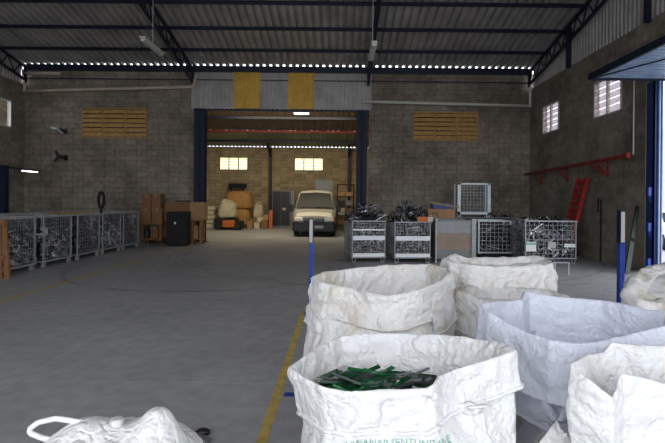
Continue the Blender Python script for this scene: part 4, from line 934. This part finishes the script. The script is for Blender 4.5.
def strip_from(P, c0, nc, r0, r1, off, name, m, parent, th=.004):
    du = np.roll(P, -1, 1) - np.roll(P, 1, 1); dv = np.gradient(P, axis=0); n = np.cross(du, dv); n /= (np.linalg.norm(n, axis=2, keepdims=True) + 1e-9)
    Q = P + n * off; Cn = P.shape[1]
    G = [[Q[i, (c0 + j) % Cn] for j in range(nc)] for i in range(r0, r1)]
    b = MB(); b.grid(G); return b.build(name, m, parent, smooth=True, solid=th)
BODY = {}
def sack(name, label, rim, Zs=None, drop=.18, depth=.3, m='bag', half=.46, seed=1, ncol=190, res=.019, crum=1.02, amp=.004, fold=.013, bulge=.05, cuff_out=.03, straps=(), base_c=None, hem=True, flare=0.0, body=True, dropf=None, inner_k=.93, base_m=None, it=50, crum_body=1.02, anchor=.06, bottom=False, bodyk=.97, cuff_f=None):
    """open topped bulk sack. rim: world points, counter-clockwise from the left corner."""
    R0 = catmull(rim, ncol); cen = R0.mean(0); per = np.linalg.norm(np.diff(R0, axis=0), axis=1).sum()
    ctr = np.array(base_c if base_c is not None else cen[:2]); c2 = np.array([ctr[0], ctr[1]])
    drops = np.array([(dropf(p) if dropf else drop) for p in R0])
    loc = (float(c2[0]), float(c2[1]), 0); L0 = np.array(loc)
    t = thing(name, label, 'sack', loc)
    d2 = R0[:, :2] - cen[:2]; dn = d2 / (np.linalg.norm(d2, axis=1, keepdims=True) + 1e-9)
    nin = max(8, int(depth / res)); nout = max(6, int(drops.max() / res))
    rows = []
    for i in range(nout + 1):                      # outside, from the hem up to the rim
        f = 1 - i / nout; p = R0.copy(); p[:, 2] -= drops * f
        o_ = (np.array([cuff_f(d_) for d_ in dn]) if cuff_f else cuff_out) * f ** 1.3; p[:, :2] += dn * np.array(o_)[..., None] if np.ndim(o_) else dn * o_
        rows.append(p)
    for i in range(1, nin + 1):                    # inside, from the rim down
        f = i / nin; p = R0.copy(); p[:, 2] -= depth * f + (.0 if i == 1 else 0)
        k = 1 - (1 - inner_k) * f; p[:, :2] = cen[:2] + (R0[:, :2] - cen[:2]) * k - dn * (.004 + .008 * min(1, i / 6))
        rows.append(p)
    T = np.array(rows); pin = np.full(T.shape[:2], 0.0); pin[nout] = .08; pin[nout - 1] = .05; pin[nout + 1] = .05; pin[-1] = .3
    P = crumple(T, True, fold, it=it, scale=crum, seed=seed, amp=amp, anchor=anchor, pin=pin)
    P[nout:, :, 2] = np.minimum(P[nout:, :, 2], 9); P = np.array(P) - L0
    b = MB(); b.grid([list(map(tuple, r)) for r in P], closed=True)
    cu = b.build('cuff', M[m], t, smooth=True, subsurf=1)
    if hem:
        pts = [tuple(P[0, j] + np.array([dn[j, 0], dn[j, 1], 0]) * .004) for j in range(0, ncol, 2)]
        hb = MB(); hb.tube(pts, [.008 + .005 * noise.noise(Vector(p) * 9) for p in pts], 7, close=True); hb.build('hem_cord', M[m], t, smooth=True)
    for (c0, nc) in straps: strip_from(P, int(c0 * ncol), nc, 0, nout, .006, 'webbing_band', M[m], t)
    # body below the cuff
    if body:
        zt = R0[:, 2] - drops * .75; nb = int(zt.mean() / .03); rows = []
        ang = np.arctan2(d2[:, 1], d2[:, 0]); ca, sa = np.cos(ang), np.sin(ang); q = (np.abs(ca) ** 5 + np.abs(sa) ** 5) ** (-1 / 5.)
        sq = np.stack([c2[0] + ca * q * half, c2[1] + sa * q * half], 1)
        for i in range(nb + 1):
            f = i / nb; s = f ** 1.5 if f < 1 else 1
            xy = sq * (1 - s) + (cen[:2] + (R0[:, :2] - cen[:2]) * bodyk + dn * (np.array([cuff_f(d_) - .01 for d_ in dn])[:, None] if cuff_f else cuff_out * .4)) * s
            xy = xy + dn * bulge * math.sin(math.pi * min(1, f * 1.05)) ** .7
            if i == 0: xy = xy - dn * .03
            rows.append(np.concatenate([xy, (zt * f)[:, None]], 1))
        T = np.array(rows); pin = np.zeros(T.shape[:2]); pin[0] = .5; pin[-1] = .1
        B = crumple(T, True, fold * 1.1, it=max(60, it // 2), scale=crum_body, seed=seed + 50, amp=amp * 1.2, anchor=.02, pin=pin) - L0; B[..., 2] = np.maximum(B[..., 2], 0.0)
        b = MB(); b.grid([list(map(tuple, r)) for r in B], closed=True); b.f.append(tuple(range(ncol))[::-1]); b.m.append(0)
        b.build('sack_body', M[base_m or m], t, smooth=True, subsurf=0); BODY[label] = B
    # inner floor (fill surface)
    inn = P[-1]; cc = inn.mean(0); b = MB(); G = []
    for k in range(9):
        f = k / 8; row = []
        for j in range(0, ncol, 2):
            p = inn[j] * f + cc * (1 - f); p = p + np.array([0, 0, .03 * noise.noise(Vector(p) * 8)]) * (f < 1); row.append(tuple(p))
        G.append(row)
    b.grid(G, closed=True); b.build('inner_lining', M[m], t, smooth=True)
    return t, P, cen, loc, nout
def RP(*pts): return [tuple(atz(*p)) for p in pts]

front_rim = RP((289, 367, .98), (303, 377, .975), (322, 386, .97), (345, 391, .965), (370, 390.5, .96), (395, 389.5, .96), (425, 388.5, .965), (434, 384, .98), (440, 376, .99), (455, 369, 1.0), (485, 361, 1.02), (516, 350, 1.05), (500, 342.5, 1.05), (480, 338.5, 1.04), (440, 334.5, 1.02), (400, 333, 1.0), (365, 333, 1.0), (340, 336, .99), (322, 344, .985), (304, 356, .98))
t1, P1, cen1, loc1, no1 = sack('bulk_sack', 'open white bulk sack holding green offcuts in the front centre', front_rim, drop=.17, depth=.26, seed=3, m='bag', fold=.012, cuff_out=.015, cuff_f=lambda d: -.055 * max(0, -d[0]) + .012 * max(0, d[0]) + .01 * max(0, -d[1]), base_c=(.27, 1.98), half=.40, bulge=.02, inner_k=.9,
    dropf=lambda p: .155 + .03 * max(0, .1 - p[0]) / .3 - .01 * max(0, p[0] - .3) / .4, ncol=340, res=.011)
mid_rim = RP((312, 276, 1.15), (322, 283, 1.13), (345, 287, 1.12), (365, 291.5, 1.11), (385, 295.5, 1.10), (402, 293.5, 1.11), (420, 289, 1.13), (440, 281, 1.16), (451, 272, 1.18), (446, 267.5, 1.18), (430, 264, 1.18), (405, 264, 1.17), (375, 266, 1.16), (345, 269, 1.15), (322, 272.5, 1.15))
sack('bulk_sack', 'open white bulk sack in the middle, just behind the one with green offcuts', mid_rim, drop=.24, depth=.4, seed=7, m='bagdirty', fold=.017, cuff_out=.025, base_c=(.28, 3.2), half=.43, bulge=.05, inner_k=.85, straps=((.99, 5), (.5, 6)), dropf=lambda p: .20 + .10 * (abs(p[0] - .25) > .3), ncol=280, res=.013)
back_rim = RP((442, 259, 1.2), (450, 262, 1.19), (470, 265, 1.18), (490, 266.5, 1.17), (520, 266.5, 1.17), (543, 265, 1.18), (553, 263, 1.2), (547, 258, 1.2), (535, 255.5, 1.21), (515, 257.5, 1.19), (490, 257, 1.19), (468, 258, 1.19), (455, 253.5, 1.22))
sack('bulk_sack', 'full white bulk sack with brown stains farthest back in the middle', back_rim, drop=.3, depth=.06, seed=12, m='bagdirty', fold=.022, cuff_out=.02, half=.44, bulge=.05, inner_k=.8, ncol=190, base_c=(1.3, 4.02), bodyk=1.0)
side_rim = RP((458, 291, 1.03), (480, 299, 1.0), (510, 303, 1.0), (545, 303, 1.0), (570, 296, 1.01), (550, 290, 1.02), (520, 288, 1.02), (485, 286, 1.02), (468, 286.5, 1.03))
sack('bulk_sack', 'greyish crumpled sack squeezed between the stained sack and the bluish one', side_rim, drop=.25, depth=.08, seed=15, m='baggrey', fold=.024, cuff_out=.03, half=.30, bulge=.03, inner_k=.8, ncol=150, base_c=(1.25, 3.2), bodyk=1.0)
blue_rim = RP((481, 303, 1.12), (490, 312, 1.09), (503, 321, 1.06), (525, 331, 1.04), (550, 339, 1.03), (575, 343, 1.02), (600, 341, 1.03), (630, 334, 1.05), (665, 326, 1.08), (690, 318, 1.1), (668, 311, 1.08), (645, 309, 1.07), (620, 303, 1.08), (600, 300, 1.08), (560, 297, 1.09), (526, 291, 1.12), (521, 299, 1.09), (500, 300.5, 1.10))
t4, P4, c4, l4, n4 = sack('bulk_sack', 'open empty bluish white bulk sack at the right centre', blue_rim, drop=.28, depth=.45, seed=21, m='bagblue', fold=.013, cuff_out=.03, half=.30, bulge=-.10, inner_k=.92, straps=((.8, 7),), ncol=300, res=.013, hem=False, base_c=(1.22, 2.58), bodyk=.74)
right_rim = RP((570, 363, 1.05), (585, 376, 1.02), (600, 388, .99), (612, 397, .965), (617, 385, .99), (620, 372, 1.02), (640, 376, 1.0), (665, 383, .98), (710, 392, .97), (760, 390, 1.0), (800, 372, 1.04), (760, 352, 1.06), (700, 346, 1.06), (665, 345.5, 1.06), (630, 345, 1.06), (611, 341, 1.07), (604, 352, 1.03), (588, 354, 1.04))
t5, P5, c5, l5, n5 = sack('bulk_sack', 'bright white open bulk sack in the lower right corner', right_rim, drop=.30, depth=.35, seed=27, m='bag', cuff_out=-.01, half=.38, bulge=.0, inner_k=.93, ncol=300, res=.013, base_c=(1.34, 1.78), hem=False)
far_rim = [tuple(p) for p in (atz(624, 290, 1.06), atz(640, 300, 1.02), atz(665, 305, 1.0), atz(700, 308, 1.0), atz(740, 302, 1.03), atz(765, 285, 1.1), atz(725, 265, 1.15), atz(665, 263.5, 1.15), atz(645, 267, 1.13), atz(631, 277, 1.1))]
sack('bulk_sack', 'full creased white bulk sack at the far right in front of the blue door column', far_rim, drop=.3, depth=.05, seed=31, m='bagdirty', fold=.026, cuff_out=.0, half=.46, bulge=.05, inner_k=.7, ncol=180, bodyk=1.0)
# sack at the bottom left, closed top with loops
def heap_sack(cx, cy, w_, d_, peaks, z0, label, seed, m):
    R, Cn = 70, 170; T = np.zeros((R, Cn, 3))
    for i in range(R):
        r = min(1.0, i / (R * .55)); zf = max(0.0, (i / (R - 1) - .55) / .45)
        for j in range(Cn):
            a = 2 * math.pi * j / Cn; ca, sa = math.cos(a), math.sin(a); q = (abs(ca) ** 4 + abs(sa) ** 4) ** -.25
            x, y_ = cx + ca * q * w_ * r, cy + sa * q * d_ * r
            z = z0 - .10 * r ** 4
            for (px_, py_, h_, s_) in peaks: z += h_ * math.exp(-((x - px_) ** 2 + (y_ - py_) ** 2) / s_ ** 2)
            T[i, j] = (x, y_, z * (1 - zf))
    T = T[::-1].copy(); pin = np.zeros((R, Cn)); pin[0] = .5
    P = crumple(T, True, .007, it=60, scale=1.02, seed=seed, amp=.008, anchor=.06, pin=pin, freq=9) - np.array((cx, cy, 0)); P[..., 2] = np.maximum(P[..., 2], 0)
    t = thing('bulk_sack', label, 'sack', (cx, cy, 0)); b = MB(); b.grid([list(map(tuple, r)) for r in P], closed=True); b.build('sack_body', M[m], t, smooth=True, subsurf=1); return t
Yh = 1.48
def hp(px, py, Y=Yh): return at(px, py, Y)
pk = hp(166, 411); pk2 = hp(95, 425)
t7 = heap_sack(-.72, 1.50, .265, .26, [(pk.x, Yh, .075, .07), (pk.x - .05, Yh, .05, .12), (pk2.x - .02, Yh, .065, .10)], .90, 'closed white bulk sack with lifting loops at the bottom left', 44, 'bag')
lp = [hp(62, 440) , hp(44, 438.5), hp(30, 433), hp(29.5, 429), hp(38, 422.5), hp(56, 418.5), hp(80, 422), hp(104, 426.5), hp(124, 431)]
G = []
cm = catmull([tuple(p) for p in lp], 40, closed=False)
b = MB(); b.tube([tuple(p - np.array([-.72, 1.50, 0])) for p in cm], [.0085] * 40, 8, sq=1.0); b.build('lifting_loop', M['bag'], t7, smooth=True)
c_ = hp(117, 424.5); b = MB(); b.lathe([(0, -.02), (.012, -.02), (.02, 0), (.022, .012), (.016, .02), (0, .016)], c=(c_.x + .72, c_.y - 1.5, c_.z), n=14); b.build('tie_knot', M['baggrey'], t7, smooth=True)
# hanging straps of the bluish sack and knots
for (pa_, pb_, pc_) in (((547, 386), (545, 405), (556, 421)), ((563, 388), (567, 404), (560, 420))):
    Ys = 2.2; q = [at(*p, Ys) for p in (pa_, pb_, pc_)]; cm = catmull([tuple(p) for p in q], 14, closed=False); b = MB()
    b.grid([[tuple(p + np.array([dx, -.02 * i / 14, 0]) - np.array(l4)) for dx in (-.022, .022)] for i, p in enumerate(cm)]); b.build('lifting_strap', M['bagblue'], t4, smooth=True, solid=.004)
def knot(P, j, t, m, s=.03, name='cord_knot'):
    p = P[0, j % P.shape[1]]; b = MB(); rnd = random.Random(j)
    for k in range(3):
        pts = []; 
        for i in range(12): a = 2 * math.pi * i / 12; pts.append((p[0] + s * math.cos(a + k) * (1 + .3 * k), p[1] - .01 + .012 * math.sin(2 * a + k), p[2] + s * .6 * math.sin(a) * (1 - .15 * k)))
        b.tube(pts, .009, 6, close=True)
    b.bar((p[0] - .02, p[1] - .01, p[2]), (p[0] + .09, p[1] - .015, p[2] + .012), .014, .01)
    return b.build(name, M[m], t, smooth=True)
# knot position: cuff column nearest to the photographed knot
kp = atz(463, 411, .83) - Vector(loc1); j = int(np.argmin(np.linalg.norm(P1[0] - np.array(kp), axis=1))); knot(P1, j, t1, 'bag', .028)
# printed lettering on the front sack
def text_on(body, size, p, slope, m, parent, name, B):
    cu = bpy.data.curves.new(name, 'FONT'); cu.body = body; cu.size = size; cu.space_character = 1.05
    o = bpy.data.objects.new(name, cu); C.objects.link(o); bpy.context.view_layer.update()
    me = bpy.data.meshes.new_from_object(o); bpy.data.objects.remove(o); bpy.data.curves.remove(cu)
    pts = B.reshape(-1, 3); pts = pts[pts[:, 1] < pts[:, 1].mean()]
    bm = bmesh.new(); bm.from_mesh(me); bmesh.ops.subdivide_edges(bm, edges=[e for e in bm.edges if e.calc_length() > .008], cuts=2, use_grid_fill=True)
    for v in bm.verts:
        x, z = v.co.x + p[0], v.co.y + p[1] + slope * v.co.x
        d = (pts[:, 0] - x) ** 2 + (pts[:, 2] - z) ** 2; k = np.argsort(d)[:4]; v.co = (x, float(pts[k, 1].min()) - .005, z)
    bm.to_mesh(me); bm.free(); me.materials.append(M[m]); o = bpy.data.objects.new(name, me); C.objects.link(o); o.parent = parent; return o
pl = at(345, 448, 1.72)
text_on('NWANAP SENTUNDAVE', .034, (pl.x - loc1[0], pl.z - .004), .03, 'ink', t1, 'printed_lettering', BODY['open white bulk sack holding green offcuts in the front centre'])
# green offcuts in the front sack: individual pieces
rnd = random.Random(17); meshes = []
for k in range(6):
    L_ = (.09, .12, .16, .20, .14, .11)[k]; b = MB(); wv = (.045, .028, .022, .018, .062, .016)[k]
    b.box(-L_ / 2, L_ / 2, -wv / 2, wv / 2, 0, .002); b.box(-L_ / 2, L_ / 2, -wv / 2, -wv / 2 + .002, 0, .010); 
    if k % 2: b.box(-L_ / 2, L_ / 2, wv / 2 - .002, wv / 2, 0, .008)
    me = bpy.data.meshes.new('metal_offcut'); me.from_pydata(b.v, [], b.f)
    for mm in ('stripA',): me.materials.append(M[mm])
    meshes.append(me)
zfill = .858
b = MB(); G = []
for i in range(7):
    f = i / 6; G.append([(.265 + .30 * f * math.cos(a_) * (1 + .06 * math.sin(3 * a_)) - loc1[0], 2.03 + .20 * f * math.sin(a_) - loc1[1], .858 - .10 * f ** 2.2 + .012 * noise.noise(Vector((f * 9, a_ * 4, 2)))) for a_ in [2 * math.pi * j_ / 36 for j_ in range(36)]])
b.grid(G[::-1], closed=True); o = b.build('offcut_heap', M['stripB'], None, loc=loc1); tag(o, 'dark green heap of fine offcuts under the cut pieces in the front sack', 'scrap metal', kind='stuff')
fx0, fx1 = atz(330, 385, .87), atz(437, 385, .87)
names = {'stripA': ('bright green', 'green'), 'stripB': ('dark green', 'dark'), 'stripC': ('grey green', 'greyish'), 'stripD': ('silvery', 'silver')}
mesh_by = {}
for i in range(120):
    u_ = rnd.random(); x = fx0.x + (fx1.x - fx0.x) * u_; y_ = rnd.uniform(1.86, 2.16); hump = .045 * math.exp(-((u_ - .32) / .25) ** 2) * math.exp(-((y_ - 1.95) / .2) ** 2) + .012
    mk = rnd.choice(['stripA', 'stripA', 'stripB', 'stripB', 'stripB', 'stripC']) if u_ < .5 else rnd.choice(['stripA', 'stripB', 'stripB', 'stripC', 'stripD', 'stripD'])
    mi = rnd.choice([0, 1, 4, 5]) if u_ < .45 else rnd.choice([2, 3, 5, 1])
    key = (mi, mk)
    if key not in mesh_by: me = meshes[mi].copy(); me.materials.clear(); me.materials.append(M[mk]); mesh_by[key] = me
    o = bpy.data.objects.new('metal_offcut', mesh_by[key]); C.objects.link(o)
    o.location = (x, y_, zfill + hump * rnd.uniform(.3, 1.0) + .004)
    yaw = rnd.uniform(-.3, .9) if u_ > .45 else rnd.uniform(-1.2, 1.2); o.rotation_euler = (rnd.uniform(-.5, .5), rnd.uniform(-.28, .28), yaw)
    tag(o, '%s cut metal piece lying in the front centre sack, on its %s half' % (names[mk][0], 'left' if u_ < .5 else 'right'), 'metal offcut', '%s metal offcuts, %s half of the front sack' % (names[mk][0], 'left' if u_ < .5 else 'right'))
# things on the floor at lower left
p = atz(203, 431, .02); b = MB(); b.lathe([(0, 0), (.05, 0), (.055, .02), (.03, .035), (0, .035)], n=12); o = b.build('rubber_stopper', M['black'], smooth=True, loc=(p.x, p.y, 0)); o.scale = (1, .7, 1); tag(o, 'small black cap on the floor right of the bottom left sack', 'cap')
p = atz(196, 437, .02); b = MB(); b.obox(Matrix.Translation((0, 0, .02)) @ Matrix.Rotation(-.5, 4, 'Z'), .11, .03, .015); b.obox(Matrix.Translation((-.06, -.02, .05)) @ Matrix.Rotation(-.9, 4, 'Z') @ Matrix.Rotation(.2, 4, 'Y'), .07, .02, .012); tag(b.build('strip_scrap', M['grey'], loc=(p.x, p.y, .0), bevel=.004), 'grey strip scraps on the floor beside the bottom left sack', 'scrap', kind='stuff')
# grey plastic flap between the sacks at the bottom
Yp = 1.93; q = [at(x_, y_, Yp) for x_, y_ in ((556, 421), (538, 442), (533, 470), (590, 470), (576, 441))]
R_ = 12; G = []
ap, bl, br = q[0], at(532, 452, Yp - .05), at(582, 452, Yp - .05)
for i in range(R_):
    f = i / (R_ - 1); l_ = ap.lerp(bl, f); r_ = ap.lerp(br, f)
    G.append([tuple(l_.lerp(r_, j / 9) + Vector((0, .012 * noise.noise(Vector((i * .4, j * .5, 3))), .006 * noise.noise(Vector((i * .5, j * .4, 9)))))) for j in range(10)])
t = thing('plastic_flap', 'grey crumpled plastic bag top between the front sack and the lower right sack', 'bag', (ap.x, Yp, 0))
b = MB(); b.grid([[(p[0] - ap.x, p[1] - Yp, p[2]) for p in r] for r in G]); b.build('flap', M['baggrey'], t, smooth=True, solid=.003)
b = MB(); cxp = at(561, 431, Yp); b.box(cxp.x - ap.x - .008, cxp.x - ap.x + .008, -.035, -.03, cxp.z - .008, cxp.z + .008); b.build('square_hole', M['white'], t)
b = MB(); G = []
for i in range(14):
    f = i / 13; z = (bl.z + .0) * (1 - f); row = []
    for j in range(24): a = 2 * math.pi * j / 24; row.append((.04 + .13 * (.8 + .25 * f) * math.cos(a) * (1 + .1 * noise.noise(Vector((j * .4, i * .3, 1)))), .02 + .10 * math.sin(a) * (1 + .1 * noise.noise(Vector((j * .4, i * .3, 7)))), z))
    G.append(row)
b.grid(G, closed=True); b.build('bag_body', M['baggrey'], t, smooth=True)
